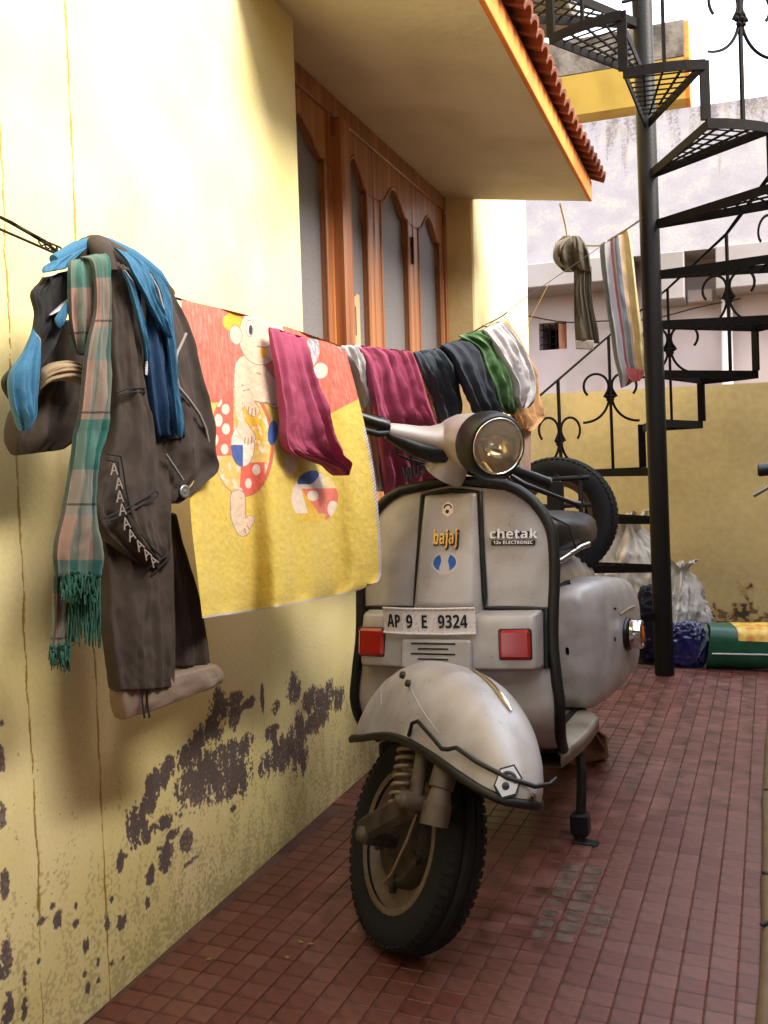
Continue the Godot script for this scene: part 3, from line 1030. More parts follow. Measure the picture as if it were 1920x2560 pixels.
func build_stair() -> void:
	var s := thing("spiral_staircase", "black iron spiral staircase with lattice treads around a steel pole", "staircase", Vector3(-0.262, 0.0, -4.184))
	s.rotation.z = 0.0189
	var R := 0.60
	var mb := MB.new()
	var pts := []
	for k in 12:
		pts.append(Vector3(0, -0.005 + k * 0.36, 0))
	mb.tube(pts, 0.041, 20)
	obj("pole", mb, M.iron, s)
	var prev_top := Vector3.ZERO
	var rail := []
	for i in range(0, 14):
		var hgt := 0.276 + 0.208 * i
		var a0 := -7.0 + 27.7 * (i - 4) - 3.6
		var a1 := a0 + 27.7
		var f := MB.new()
		for a in [a0 + 0.6, a1 - 0.6]:
			var d := dirv(a)
			var b := Basis(d, Vector3.UP, d.cross(Vector3.UP))
			f.box(d * (0.036 + R) / 2.0 + Vector3(0, hgt - 0.017, 0), Vector3(R - 0.036, 0.034, 0.006), b)
		for k in 4:
			var d0 := dirv(lerpf(a0, a1, k / 4.0))
			var d1 := dirv(lerpf(a0, a1, (k + 1) / 4.0))
			var mid := (d0 + d1) * 0.5 * R
			var e := (d1 - d0).normalized()
			f.box(mid + Vector3(0, hgt - 0.017, 0), Vector3((d1 - d0).length() * R, 0.036, 0.006), Basis(e, Vector3.UP, e.cross(Vector3.UP)))
		var tr := obj("tread", f, M.iron_flat, s)
		var g := MB.new()
		for t in [0.25, 0.5, 0.75]:
			var d := dirv(lerpf(a0, a1, t))
			var r0 := 0.12 if t == 0.5 else 0.22
			g.box(d * (r0 + R) / 2.0 + Vector3(0, hgt - 0.012, 0), Vector3(R - r0, 0.007, 0.007), Basis(d, Vector3.UP, d.cross(Vector3.UP)))
		for k in 10:
			var r := 0.12 + 0.050 * k
			var d0 := dirv(a0 + 1.0) * r
			var d1 := dirv(a1 - 1.0) * r
			var e := (d1 - d0).normalized()
			g.box((d0 + d1) * 0.5 + Vector3(0, hgt - 0.006, 0), Vector3((d1 - d0).length(), 0.004, 0.0075), Basis(e, Vector3.UP, e.cross(Vector3.UP)))
		obj("lattice", g, M.iron_flat, tr)
		# short post to the next tread
		var c := dirv(a1) * (R - 0.012)
		var pb := MB.new()
		pb.box(c + Vector3(0, hgt + 0.104, 0), Vector3(0.012, 0.21, 0.034), Basis(dirv(a1), Vector3.UP, dirv(a1).cross(Vector3.UP)))
		obj("riser_post", pb, M.iron_flat, s)
		# baluster with scrolls
		if i >= 2:
			var am := (a0 + a1) * 0.5
			var d := dirv(am)
			var t := d.cross(Vector3.UP)
			var foot := d * (R - 0.004) + Vector3(0, hgt, 0)
			var bb := MB.new()
			bb.box(foot + Vector3(0, 0.3225, 0), Vector3(0.012, 0.645, 0.012), Basis(d, Vector3.UP, t))
			var bal := obj("baluster", bb, M.iron_flat, s)
			var ctr := foot + Vector3(0, 0.355, 0)
			var sb := MB.new()
			for sg in [-1.0, 1.0]:
				var up_pts := []
				for k in 19:
					var ang := lerpf(-0.5 * PI, 0.95 * PI, k / 18.0)
					up_pts.append(ctr + t * sg * (0.072 + 0.060 * cos(ang + PI) * -1.0 * 0.0 + 0.058 * -cos(ang + 0.5 * PI - 0.5 * PI + 0.0)) + Vector3(0, 0.055 + 0.062 * sin(ang), 0))
				up_pts = []
				for k in 19:
					var ang := lerpf(PI * 1.30, -PI * 0.25, k / 18.0)
					up_pts.append(ctr + t * sg * (0.070 + 0.062 * cos(ang)) + Vector3(0, 0.050 + 0.060 * sin(ang), 0))
				up_pts.push_front(ctr + t * sg * 0.006)
				sb.tube(up_pts, 0.0042, 6, true, 1.6)
				var dn := []
				for k in 13:
					var q := k / 12.0
					dn.append(ctr + t * sg * (0.006 + 0.135 * pow(q, 1.8)) + Vector3(0, -0.125 * sin(q * PI * 0.5), 0))
				sb.tube(dn, 0.0042, 6, true, 1.6)
			obj("scroll", sb, M.iron_flat, bal)
			var fb := MB.new()
			for k in 6:
				var ang := TAU * k / 6.0
				fb.lathe([Vector2(0, -0.008), Vector2(0.010, -0.004), Vector2(0.011, 0.004), Vector2(0, 0.010)], Transform3D(Basis(t, d, Vector3.UP), ctr + t * cos(ang) * 0.019 + Vector3(0, sin(ang) * 0.019, 0) + d * 0.004), 8)
			fb.lathe([Vector2(0, -0.012), Vector2(0.013, -0.006), Vector2(0.013, 0.006), Vector2(0, 0.016)], Transform3D(Basis(t, d, Vector3.UP), ctr + d * 0.004), 8)
			obj("rosette", fb, M.iron_flat, bal)
			rail.append(foot + Vector3(0, 0.645, 0))
	var rb := MB.new()
	var rp := []
	rail.push_front(rail[0] + (rail[0] - rail[1]) * 0.35)
	for k in rail.size() - 1:
		for q in 4:
			rp.append(rail[k].lerp(rail[k + 1], q / 4.0))
	rp.append(rail[rail.size() - 1])
	rb.tube(rp, 0.014, 6, true, 0.35, Vector3.UP)
	obj("handrail", rb, M.iron_flat, s)
	# bracket low on the pole
	var kb := MB.new()
	kb.box(Vector3(-0.16, 0.275, 0.16), Vector3(0.20, 0.03, 0.03), Basis(Vector3.UP, 0.4), 0.003)
	obj("bracket", kb, M.iron_flat, s)

# ---------------------------------------------------------------- scooter
func lut(t: Array, x: float) -> float:
	# piecewise table [[x, y], ...] with smooth interpolation
	if x <= t[0][0]:
		return t[0][1]
	for i in t.size() - 1:
		if x <= t[i + 1][0]:
			var a: float = t[max(i - 1, 0)][1]
			var d: float = t[min(i + 2, t.size() - 1)][1]
			return cubic_interpolate(t[i][1], t[i + 1][1], a, d, (x - t[i][0]) / (t[i + 1][0] - t[i][0]))
	return t[t.size() - 1][1]

var HW := [[.262, .222], [.30, .236], [.40, .248], [.456, .243], [.538, .235], [.62, .236], [.69, .239], [.75, .237], [.787, .231], [.822, .214], [.857, .186], [.884, .148], [.898, .10], [.907, .004]]
var ZS := [[.262, -.42], [.275, -.37], [.31, -.31], [.36, -.275], [.42, -.270], [.62, -.31], [.75, -.336], [.907, -.367]]

func zsh(x: float, y: float) -> float:
	return lut(ZS, y) - 0.42 * x * x

func raised(mb: MB, ys: Array, hws: Array, rise: Array, edge: float, xc := 0.0) -> void:
	# a pressed panel standing proud of the leg shield, soft edged
	var rows := []
	var k := ys.size()
	for i in k:
		var y: float = ys[i]
		var hw: float = hws[i]
		var row := PackedVector3Array()
		for t in [-1.0, -1.0 + edge * 0.35, -1.0 + edge, -0.5, -0.2, 0.2, 0.5, 1.0 - edge, 1.0 - edge * 0.35, 1.0]:
			var f := 0.0
			if absf(t) < 1.0:
				f = 0.8 if absf(t) > 1.0 - edge * 0.5 else 1.0
			var x: float = xc + t * hw
			row.append(Vector3(x, y, zsh(x, y) + 0.001 + rise[i] * f))
		rows.append(row)
	mb.grid(rows, false)

func tyre_mesh(mb: MB, xf: Transform3D, sc := 1.0, lugs := true) -> void:
	var prof := []
	for p in [[.134, -.030], [.150, -.040], [.172, -.0475], [.190, -.0455], [.2015, -.0385], [.2085, -.027], [.2095, -.0155], [.2045, -.0145], [.2045, -.0105], [.2125, -.0095], [.2130, 0.0], [.2125, .0095], [.2045, .0105], [.2045, .0145], [.2095, .0155], [.2085, .027], [.2015, .0385], [.190, .0455], [.172, .0475], [.150, .040], [.134, .030], [.134, -.030]]:
		prof.append(Vector2(p[0] * sc, p[1] * sc))
	mb.lathe(prof, xf, 72)
	if lugs:
		for k in 64:
			var th := TAU * k / 64.0
			for sg in [-1.0, 1.0]:
				var d := Vector3(cos(th), 0, sin(th))
				var t := Vector3(-sin(th), 0, cos(th))
				var c: Vector3 = d * 0.2035 * sc + Vector3(0, sg * 0.033 * sc, 0)
				var up := (d + Vector3(0, sg * 0.55, 0)).normalized()
				var b := Basis(t, up, t.cross(up))
				mb.box(xf * c, Vector3(0.013, 0.009, 0.016) * sc, xf.basis * b)

func build_scooter() -> void:
	var s := thing("scooter", "silver grey scooter with leg shield and number plate parked on the red tiles", "scooter", Vector3(-0.60, 0.0, -1.75))
	s.rotation = Vector3(0, deg_to_rad(-4.0), 0.035)
	var mb := MB.new()
	# leg shield
	for lay in [0.0, -0.006]:
		var rows := []
		for j in 46:
			var y := lerpf(0.262, 0.907, j / 45.0)
			var hw := lut(HW, y)
			var row := PackedVector3Array()
			for i in 31:
				var x := hw * (-1.0 + 2.0 * i / 30.0)
				row.append(Vector3(x, y, zsh(x, y) + lay))
			rows.append(row)
		mb.grid(rows, false, lay < 0)
	var shield := obj("leg_shield", mb, M.scooter, s)
	mb = MB.new()
	var edge := []
	for j in 40:
		var y := lerpf(0.285, 0.903, pow(j / 39.0, 0.8))
		var x := lut(HW, y)
		edge.append(Vector3(x, y, zsh(x, y) + 0.003))
	var left := []
	for p in edge:
		left.push_front(Vector3(-p.x, p.y, p.z))
	var path := edge.duplicate()
	path.append(Vector3(0, 0.908, zsh(0, .905) + 0.003))
	path.append_array(left)
	mb.tube(path, 0.0125, 8)
	obj("edge_trim", mb, M.black_trim, shield)
	# horn cover and cross panel
	mb = MB.new()
	raised(mb, [.606, .610, .64, .70, .76, .82, .868, .874, .878], [.081, .080, .078, .075, .072, .069, .0665, .066, .066], [.0, .052, .048, .040, .032, .024, .018, .014, .0], .22)
	obj("horn_cover", mb, M.scooter, shield)
	mb = MB.new()
	raised(mb, [.484, .488, .496, .54, .58, .602, .608, .612], [.214, .215, .216, .216, .215, .214, .213, .212], [.0, .040, .048, .050, .050, .048, .040, .0], .07)
	obj("cross_panel", mb, M.scooter, shield)
	mb = MB.new()
	var bp := []
	for p in [[-.222, .485], [-.220, .615], [-.086, .617], [-.078, .74], [-.0705, .876], [0, .885], [.0705, .876], [.078, .74], [.086, .617], [.220, .612], [.222, .485]]:
		bp.append(Vector3(p[0], p[1], zsh(p[0], p[1]) + 0.004))
	var bp2 := []
	for i in bp.size() - 1:
		for q in 4:
			bp2.append(bp[i].lerp(bp[i + 1], q / 4.0))
	bp2.append(bp[bp.size() - 1])
	mb.tube(bp2, 0.0062, 6)
	obj("panel_beading", mb, M.black_trim, shield)
	# horn grille block with slots
	mb = MB.new()
	var gz := zsh(0, .52) + 0.052
	mb.box(Vector3(-.01, .524, gz + 0.004), Vector3(.165, .066, .018), Basis(Vector3.RIGHT, -0.19), 0.005)
	var grille := obj("horn_grille", mb, M.scooter, shield)
	mb = MB.new()
	for k in 4:
		mb.box(Vector3(-0.014, .549 - .0112 * k, gz + 0.0131 - (.025 - .0112 * k) * 0.19), Vector3(.105 if k % 2 == 0 else .072, .0034, .003), Basis(Vector3.RIGHT, -0.19))
	obj("slot", mb, M.ink, grille)
	# red side reflectors
	for sg in [-1.0, 1.0]:
		mb = MB.new()
		var cx: float = sg * 0.172 - 0.006
		var b := Basis(Vector3.UP, sg * 0.13) * Basis(Vector3.RIGHT, -0.14)
		mb.box(Vector3(cx, .545, zsh(cx, .545) + 0.053), Vector3(.068, .064, .014), b, 0.006)
		var rf := obj("reflector", mb, M.red_lens, shield)
		mb = MB.new()
		mb.box(Vector3(cx, .545, zsh(cx, .545) + 0.050), Vector3(.073, .069, .010), b, 0.004)
		obj("reflector_rim", mb, M.black_trim, rf)
	# number plate in three facets
	mb = MB.new()
	var pz := zsh(0, .575) + 0.067
	var tilt := Basis(Vector3.RIGHT, -0.04)
	var facets := [[-.112, .056, -0.26], [-.036, .098, 0.0], [.046, .070, 0.16]]
	for f in facets:
		var b: Basis = Basis(Vector3.UP, f[2]) * tilt
		var dz: float = 0.0 if f[2] == 0.0 else (-0.0075 if f[0] < -.1 else -0.006)
		mb.box(Vector3(f[0], .598, pz + dz), Vector3(f[1] + 0.003, .058, .003), b)
	var plate := obj("number_plate", mb, M.plate, s)
	mb = MB.new()
	for f in facets:
		var b: Basis = Basis(Vector3.UP, f[2]) * tilt
		var dz: float = 0.0 if f[2] == 0.0 else (-0.0075 if f[0] < -.1 else -0.006)
		for yy in [-.028, .028]:
			mb.box(Vector3(f[0], .598, pz + dz) + b * Vector3(0, yy, .002), Vector3(f[1] + .003, .004, .006), b, 0.001)
	obj("plate_rim", mb, M.plate, plate)
	mb = MB.new()
	var tx := [["AP", -.111, -0.26, -.0072], ["9", -.070, 0.0, 0.0], ["E", -.034, 0.0, 0.0], ["9324", .032, 0.16, -.0030]]
	for t in tx:
		var b: Basis = Basis(Vector3.UP, t[2]) * tilt
		mb.text_mesh(t[0], .040, .0012, Transform3D(b, Vector3(t[1], .597, pz + t[3] + .0026)), 0.76, 1.0)
	obj("lettering", mb, M.ink, plate)
	# emblems on the horn cover and shield
	var hb := func(y: float) -> Transform3D:
		return Transform3D(Basis(Vector3.RIGHT, -0.31), Vector3(0, y, zsh(0, y) + lerpf(.043, .0205, (y - .68) / .17)))
	emblem(s, hb.call(.842), 0.0175, shield)
	mb = MB.new()
	mb.text_mesh("bajaj", .046, .004, (hb.call(.779) as Transform3D).translated(Vector3(0, 0.0, 0.0050)), 0.56, 1.0)
	var nm := obj("name_letters", mb, M.gold, shield)
	mb = MB.new()
	mb.text_mesh("bajaj", .046, .003, (hb.call(.7775) as Transform3D).translated(Vector3(0.0012, -0.0005, 0.0030)), 0.60, 1.0)
	obj("letter_backing", mb, M.ink, nm)
	# torn round sticker
	var sx: Transform3D = hb.call(.722)
	mb = MB.new()
	var rim := PackedVector2Array()
	for k in 28:
		var th := TAU * k / 28.0
		var r := 1.0 + 0.05 * sin(k * 5.1)
		rim.append(Vector2(cos(th) * .032 * r, sin(th) * .0265 * r))
	mb.prism(rim, 0.0, 0.0006, sx)
	var stk := obj("sticker", mb, M.sticker_pale, shield)
	for sg in [-1.0, 1.0]:
		var pb := PackedVector2Array()
		for k in 13:
			var th := -1.25 + 2.3 * k / 12.0
			pb.append(Vector2(sg * cos(th) * .0275, sin(th) * .0205 + .001))
		for q in [[.010, .013], [.008, .004], [.012, -.008], [.013, -.016]]:
			pb.append(Vector2(sg * q[0], q[1]))
		mb = MB.new()
		mb.prism(pb, 0.0003, 0.0011, sx)
		obj("blue_print", mb, M.sticker_blue, stk)
	# model badge on the shield
	var mx := Transform3D(Basis(Vector3.UP, 0.11) * Basis(Vector3.RIGHT, -0.20) * Basis(Vector3(0, 0, 1), -0.03), Vector3(.148, .776, zsh(.148, .776) + 0.003))
	mb = MB.new()
	mb.text_mesh("chetak", .029, .004, mx.translated_local(Vector3(0, 0.003, 0.001)), 1.15, 1.0)
	var md := obj("model_letters", mb, M.white_letter, shield)
	mb = MB.new()
	mb.box(mx * Vector3(0, 0.0035, -0.0005), Vector3(.084, .011, .003), mx.basis, 0.001)
	mb.box(mx * Vector3(0, -0.0165, 0.0), Vector3(.100, .0115, .004), mx.basis, 0.0015)
	obj("badge_plate", mb, M.badge_dark, md)
	mb = MB.new()
	mb.text_mesh("12v ELECTRONIC", .0105, .0015, mx.translated_local(Vector3(0, -0.0165, 0.0025)), 1.08, 1.0)
	obj("badge_lettering", mb, M.white_letter, md)
	# floorboard
	mb = MB.new()
	var rows := []
	for j in 15:
		var z := lerpf(-.36, -.86, j / 14.0)
		var hw := 0.226 + 0.012 * sin(j / 14.0 * PI)
		if j > 11:
			hw -= 0.02 * (j - 11)
		var row := PackedVector3Array()
		for t in [[-1.0, -.028], [-1.0, .0], [-.96, .007], [-.5, .003], [0, .003], [.5, .003], [.96, .007], [1.0, 0.0], [1.0, -.028], [.0, -.03]]:
			row.append(Vector3(t[0] * hw, .258 + t[1] + 0.015 * pow(1.0 - j / 14.0, 3), z))
		rows.append(row)
	mb.grid(rows, true)
	var fl := obj("floorboard", mb, M.scooter_old, s)
	mb = MB.new()
	for x in [-.16, -.09, .09, .16]:
		mb.box(Vector3(x, .266, -.62), Vector3(.018, .008, .36), Basis(), 0.003)
	obj("foot_strip", mb, M.black_trim, fl)
	# centre body under the saddle
	mb = MB.new()
	rows = []
	for st in [[-.70, .05, .27, .36], [-.74, .10, .26, .50], [-.82, .125, .25, .64], [-1.0, .13, .25, .665], [-1.2, .13, .27, .66], [-1.38, .12, .32, .62], [-1.50, .08, .38, .55], [-1.54, .03, .42, .50]]:
		var row := PackedVector3Array()
		for k in 24:
			var th := TAU * k / 24.0
			var cs := cos(th)
			var sn := sin(th)
			row.append(Vector3(signf(cs) * pow(absf(cs), 0.55) * st[1], (st[2] + st[3]) / 2 + signf(sn) * pow(absf(sn), 0.55) * (st[3] - st[2]) / 2, st[0]))
		rows.append(row)
	mb.grid(rows, true)
	obj("body", mb, M.scooter, s)
	# side cowls
	for sg in [1.0, -1.0]:
		mb = MB.new()
		rows = []
		for st in [[-.770, .15, .16, .42, .44], [-.772, .112, .200, .31, .565], [-.79, .095, .222, .272, .597], [-.83, .09, .240, .262, .606], [-.92, .09, .254, .260, .606], [-1.05, .09, .270, .262, .598], [-1.2, .09, .276, .275, .575], [-1.33, .09, .26, .31, .53], [-1.42, .10, .24, .36, .48], [-1.45, .13, .18, .40, .44]]:
			var row := PackedVector3Array()
			for k in 32:
				var th := TAU * k / 32.0
				var cs := cos(th)
				var sn := sin(th)
				var hx: float = (st[2] - st[1]) / 2.0
				row.append(Vector3(sg * ((st[1] + st[2]) / 2.0 + signf(cs) * pow(absf(cs), 0.50) * hx), (st[3] + st[4]) / 2.0 + signf(sn) * pow(absf(sn), 0.56) * (st[4] - st[3]) / 2.0, st[0]))
			rows.append(row)
		mb.grid(rows, true)
		var cw := obj("side_cowl", mb, M.scooter, s)
		mb = MB.new()
		var ep := []
		for k in 21:
			var th := lerpf(PI * 0.5, PI * 1.5, k / 20.0)
			ep.append(Vector3(sg * (.160 + cos(th) * .066), .436 + sin(th) * .172, -.776 - 0.05 * pow(absf(sin(th)), 4.0)))
		mb.tube(ep, 0.008, 8)
		obj("cowl_beading", mb, M.black_trim, cw)
		mb = MB.new()
		mb.lathe([Vector2(0, -.03), Vector2(.046, -.03), Vector2(.050, 0), Vector2(.044, .012), Vector2(0, .012)], Transform3D(Basis(Vector3(0, 1, 0), Vector3(sg, 0, 0), Vector3(0, 0, -sg)), Vector3(sg * .268, .43, -1.04)), 20)
		var ind := obj("indicator_base", mb, M.black_plastic, cw)
		mb = MB.new()
		mb.lathe([Vector2(.040, 0), Vector2(.043, .0), Vector2(.042, .030), Vector2(.036, .036), Vector2(.034, .028)], Transform3D(Basis(Vector3(0, 1, 0), Vector3(sg, 0, 0), Vector3(0, 0, -sg)), Vector3(sg * .278, .43, -1.04)), 20)
		obj("indicator_bezel", mb, M.chrome, ind)
		mb = MB.new()
		mb.lathe([Vector2(.036, .024), Vector2(.026, .034), Vector2(0, .038)], Transform3D(Basis(Vector3(0, 1, 0), Vector3(sg, 0, 0), Vector3(0, 0, -sg)), Vector3(sg * .278, .43, -1.04)), 16)
		obj("indicator_lens", mb, M.amber, ind)
		# pressed seam on the flank
		mb = MB.new()
		mb.tube([Vector3(sg * .252, .520, -.96), Vector3(sg * .260, .495, -.98), Vector3(sg * .270, .500, -1.06), Vector3(sg * .275, .495, -1.14)], 0.0035, 6)
		obj("pressed_seam", mb, M.scooter_old, cw)
	# chipped paint on the visible cowl
	for q in [[.252, .455, .004, .010], [.256, .437, .007, .006], [.249, .445, .003, .004], [.246, .478, .012, .0025], [.262, .52, .003, .003], [.215, .40, .003, .004]]:
		var pg := PackedVector2Array()
		for k in 7:
			var th := TAU * k / 7.0
			pg.append(Vector2(cos(th) * q[2], sin(th) * q[3]) * (0.7 + 0.5 * absf(sin(k * 2.3))))
		mb = MB.new()
		var t := clampf((q[0] - .222) / .04, 0.0, 1.0)
		mb.prism(pg, -0.004, 0.0022, Transform3D(Basis(Vector3.UP, 0.75), Vector3(q[0] - .004, q[1], -.845 - 0.085 * t)))
		obj("paint_chip", mb, M.ink, s)
	# saddle
	mb = MB.new()
	rows = []
	for st in [[-.70, .03, .70, .735], [-.72, .10, .675, .775], [-.78, .145, .668, .802], [-.86, .178, .665, .800], [-.98, .190, .668, .785], [-1.10, .185, .672, .795], [-1.17, .14, .68, .785], [-1.20, .04, .70, .74]]:
		var row := PackedVector3Array()
		for k in 28:
			var th := TAU * k / 28.0
			var cs := cos(th)
			var sn := sin(th)
			row.append(Vector3(signf(cs) * pow(absf(cs), 0.7) * st[1], (st[2] + st[3]) / 2.0 + signf(sn) * pow(absf(sn), 0.62) * (st[3] - st[2]) / 2.0, st[0]))
		rows.append(row)
	mb.grid(rows, true)
	var seat := obj("saddle", mb, M.seat, s)
	mb = MB.new()
	mb.tube([Vector3(-.10, .672, -.70), Vector3(.02, .668, -.69), Vector3(.10, .668, -.715), Vector3(.15, .674, -.77), Vector3(.185, .70, -.86), Vector3(.20, .705, -.90)], 0.008, 8)
	obj("saddle_rail", mb, M.chrome, seat)
	mb = MB.new()
	mb.tube([Vector3(-.13, .80, -.80), Vector3(0, .812, -.80), Vector3(.10, .805, -.80), Vector3(.168, .765, -.81), Vector3(.182, .70, -.82)], 0.003, 6)
	obj("piping", mb, M.black_trim, seat)
	# luggage rack and spare wheel
	mb = MB.new()
	for x in [-.12, 0.035, .11]:
		mb.tube([Vector3(x, .62, -1.22), Vector3(x, .90, -1.25)], 0.008, 8)
	for y in [.80, .885]:
		mb.tube([Vector3(-.14, y, -1.245), Vector3(.14, y, -1.245)], 0.008, 8)
	mb.box(Vector3(.03, .82, -1.235), Vector3(.05, .12, .02), Basis(), 0.004)
	obj("spare_carrier", mb, M.black_trim, s)
	var wx := Transform3D(Basis(Vector3.RIGHT, PI / 2 - 0.10), Vector3(0.0, .758, -1.36))
	mb = MB.new()
	tyre_mesh(mb, wx, 0.94)
	var sp := obj("spare_wheel", mb, M.rubber, s)
	mb = MB.new()
	mb.lathe([Vector2(.127, -.034), Vector2(.138, -.036), Vector2(.140, -.031), Vector2(.126, -.026), Vector2(.116, -.01), Vector2(.104, -.008), Vector2(.104, -.005), Vector2(.117, -.006), Vector2(.128, .026), Vector2(.140, .031)], wx, 48)
	obj("rim", mb, M.rim_steel, sp)
	mb = MB.new()
	mb.box(Vector3(.055, .735, -1.21), Vector3(.05, .03, .02), Basis(Vector3(0, 0, 1), -0.5), 0.004)
	obj("tail_reflector", mb, M.amber, s)
	# rear wheel
	mb = MB.new()
	var rx := Transform3D(Basis(Vector3(0, -1, 0), Vector3(1, 0, 0), Vector3(0, 0, 1)), Vector3(0, .213, -1.26))
	tyre_mesh(mb, rx, 1.0, false)
	var rw := obj("rear_wheel", mb, M.rubber, s)
	mb = MB.new()
	mb.lathe([Vector2(0, .04), Vector2(.06, .04), Vector2(.10, .0), Vector2(.135, .03), Vector2(.135, -.03), Vector2(.06, -.03), Vector2(0, -.03)], rx, 32)
	obj("rim", mb, M.rim_steel, rw)
	# centre stand
	mb = MB.new()
	for sg in [-1.0, 1.0]:
		var gy: float = -sg * 0.21 * 0.035
		mb.tube([Vector3(sg * .10, .235, -.66), Vector3(sg * .17, .23, -.63), Vector3(sg * .212, .205, -.60), Vector3(sg * .222, .17, -.575), Vector3(sg * .214, .02 + gy, -.56)], 0.0125, 10)
	mb.tube([Vector3(-.12, .235, -.66), Vector3(.12, .235, -.66)], 0.012, 8)
	var stand := obj("centre_stand", mb, M.black_trim, s)
	for sg in [-1.0, 1.0]:
		var gy: float = -sg * 0.213 * 0.035
		mb = MB.new()
		mb.box(Vector3(sg * .215, .052 + gy, -.56), Vector3(.044, .052, .040), Basis(), 0.004)
		mb.box(Vector3(sg * .213, .018 + gy, -.56), Vector3(.026, .02, .026), Basis(), 0.003)
		mb.box(Vector3(sg * .228, .0065 + gy, -.555), Vector3(.062, .010, .028), Basis(Vector3(0, 0, 1), -0.035), 0.003)
		obj("stand_foot", mb, M.black_trim, stand)

	# ---- steered front end
	var axis := Vector3(0, cos(deg_to_rad(25.0)), -sin(deg_to_rad(25.0)))
	var p0 := Vector3(0, .97, -.36)
	var rb := Basis(axis, deg_to_rad(52.0))
	var X := Transform3D(rb, p0 - rb * p0)
	# drop the axle so that the tyre stands on the floor
	var aw := 0.213
	for it in 6:
		var wpos := s.transform * (X * Vector3(0, aw, .018))
		var wax := (s.transform.basis * (rb * Vector3.RIGHT)).normalized()
		var low := wpos.y - (0.161 * sqrt(1.0 - wax.y * wax.y) + 0.0455)
		aw -= low
	var ax := Vector3(0, aw, .018)
	var fx := X * Transform3D(Basis(Vector3(0, -1, 0), Vector3(1, 0, 0), Vector3(0, 0, 1)), ax)
	mb = MB.new()
	tyre_mesh(mb, Transform3D(), 0.97)
	var fw := obj("front_wheel", mb, M.rubber, s, fx)
	mb = MB.new()
	mb.lathe([Vector2(.128, .036), Vector2(.140, .039), Vector2(.143, .033), Vector2(.130, .028), Vector2(.120, .010), Vector2(.085, .004), Vector2(.055, .012), Vector2(.0, .014)], Transform3D(), 48)
	mb.lathe([Vector2(.128, -.036), Vector2(.140, -.039), Vector2(.143, -.033), Vector2(.130, -.028), Vector2(.121, -.012), Vector2(.112, -.006), Vector2(.095, -.004), Vector2(.0, -.004)], Transform3D(), 48)
	obj("rim", mb, M.rim_steel, fw)
	mb = MB.new()
	mb.lathe([Vector2(.092, -.004), Vector2(.090, -.020), Vector2(.080, -.032), Vector2(.074, -.034), Vector2(.070, -.028), Vector2(.040, -.032), Vector2(.034, -.050), Vector2(.0, -.052)], Transform3D(), 36)
	for k in 5:
		var th := TAU * k / 5.0 + 0.3
		mb.box(Vector3(cos(th) * .078, -.034, sin(th) * .078), Vector3(.026, .012, .018), Basis(Vector3.UP, -th), 0.003)
	obj("brake_drum", mb, M.hub, fw)
	mb = MB.new()
	for k in 5:
		var th := TAU * k / 5.0
		mb.lathe([Vector2(.008, -.006), Vector2(.008, -.016), Vector2(.0, -.018)], Transform3D(Basis(), Vector3(cos(th) * .104, 0, sin(th) * .104)), 6)
	obj("wheel_nut", mb, M.hub, fw)
	# mudguard
	var st_t := [[-.21, .462, .312, .092], [-.19, .482, .322, .100], [-.15, .512, .336, .107], [-.08, .545, .365, .116], [0.0, .562, .395, .121], [.07, .567, .411, .121], [.13, .563, .418, .115], [.19, .550, .420, .104], [.24, .532, .419, .090], [.29, .505, .418, .070], [.325, .480, .420, .050], [.345, .460, .424, .030], [.352, .448, .428, .012]]
	rows = []
	var tc := []
	var te := []
	var tw := []
	for q in st_t:
		tc.append([q[0], q[1]])
		te.append([q[0], q[2]])
		tw.append([q[0], q[3]])
	mb = MB.new()
	for lay in [0.0, 0.005]:
		rows = []
		for j in 49:
			var z := lerpf(-.21, .352, j / 48.0)
			var yc := lut(tc, z)
			var ye := lut(te, z)
			var w := lut(tw, z)
			var row := PackedVector3Array()
			for k in 33:
				var th := PI * k / 32.0
				var cs := cos(th)
				var sn := sin(th)
				var pr := Vector3(-signf(cs) * pow(absf(cs), 0.66) * (w * 0.95 - lay), ye + pow(sn, 1.0) * (yc - ye - lay), z)
				row.append(pr)
			rows.append(row)
		mb.grid(rows, false, lay > 0.0)
	var mud := obj("mudguard", mb, M.scooter, s, X * Transform3D(Basis.from_scale(Vector3(.90, 1.0, .965)), Vector3(-.010, 0, 0)))
	mb = MB.new()
	var lip := []
	for j in 33:
		var z := lerpf(-.21, .352, j / 32.0)
		lip.append(Vector3(-lut(tw, z) * 0.95 - 0.001, lut(te, z), z))
	for j in 33:
		var z := lerpf(.352, -.21, j / 32.0)
		lip.append(Vector3(lut(tw, z) * 0.95 + 0.001, lut(te, z), z))
	mb.tube(lip, 0.0085, 8)
	obj("mudguard_beading", mb, M.black_trim, mud)
	mb = MB.new()
	mb.tube([Vector3(-.118, .425, .075), Vector3(-.126, .452, .085), Vector3(-.124, .462, .10), Vector3(-.118, .455, .15), Vector3(-.112, .447, .195), Vector3(-.107, .452, .208), Vector3(-.100, .462, .222), Vector3(-.08, .458, .27), Vector3(-.045, .458, .325), Vector3(-.005, .462, .358), Vector3(.03, .468, .352), Vector3(.05, .476, .34)], 0.0042, 8)
	obj("guard_wire", mb, M.black_trim, mud)
	# chrome arrow on the crown
	mb = MB.new()
	var ar := []
	for j in 9:
		var z := lerpf(.03, .215, j / 8.0)
		ar.append(Vector3(0, lut(tc, z) + 0.003, z))
	mb.tube(ar, [.002, .004, .005, .006, .007, .007, .008, .008, .003], 4, true, 0.7)
	obj("crest", mb, M.chrome, mud)
	# rivets and pressed ribs on the flank
	mb = MB.new()
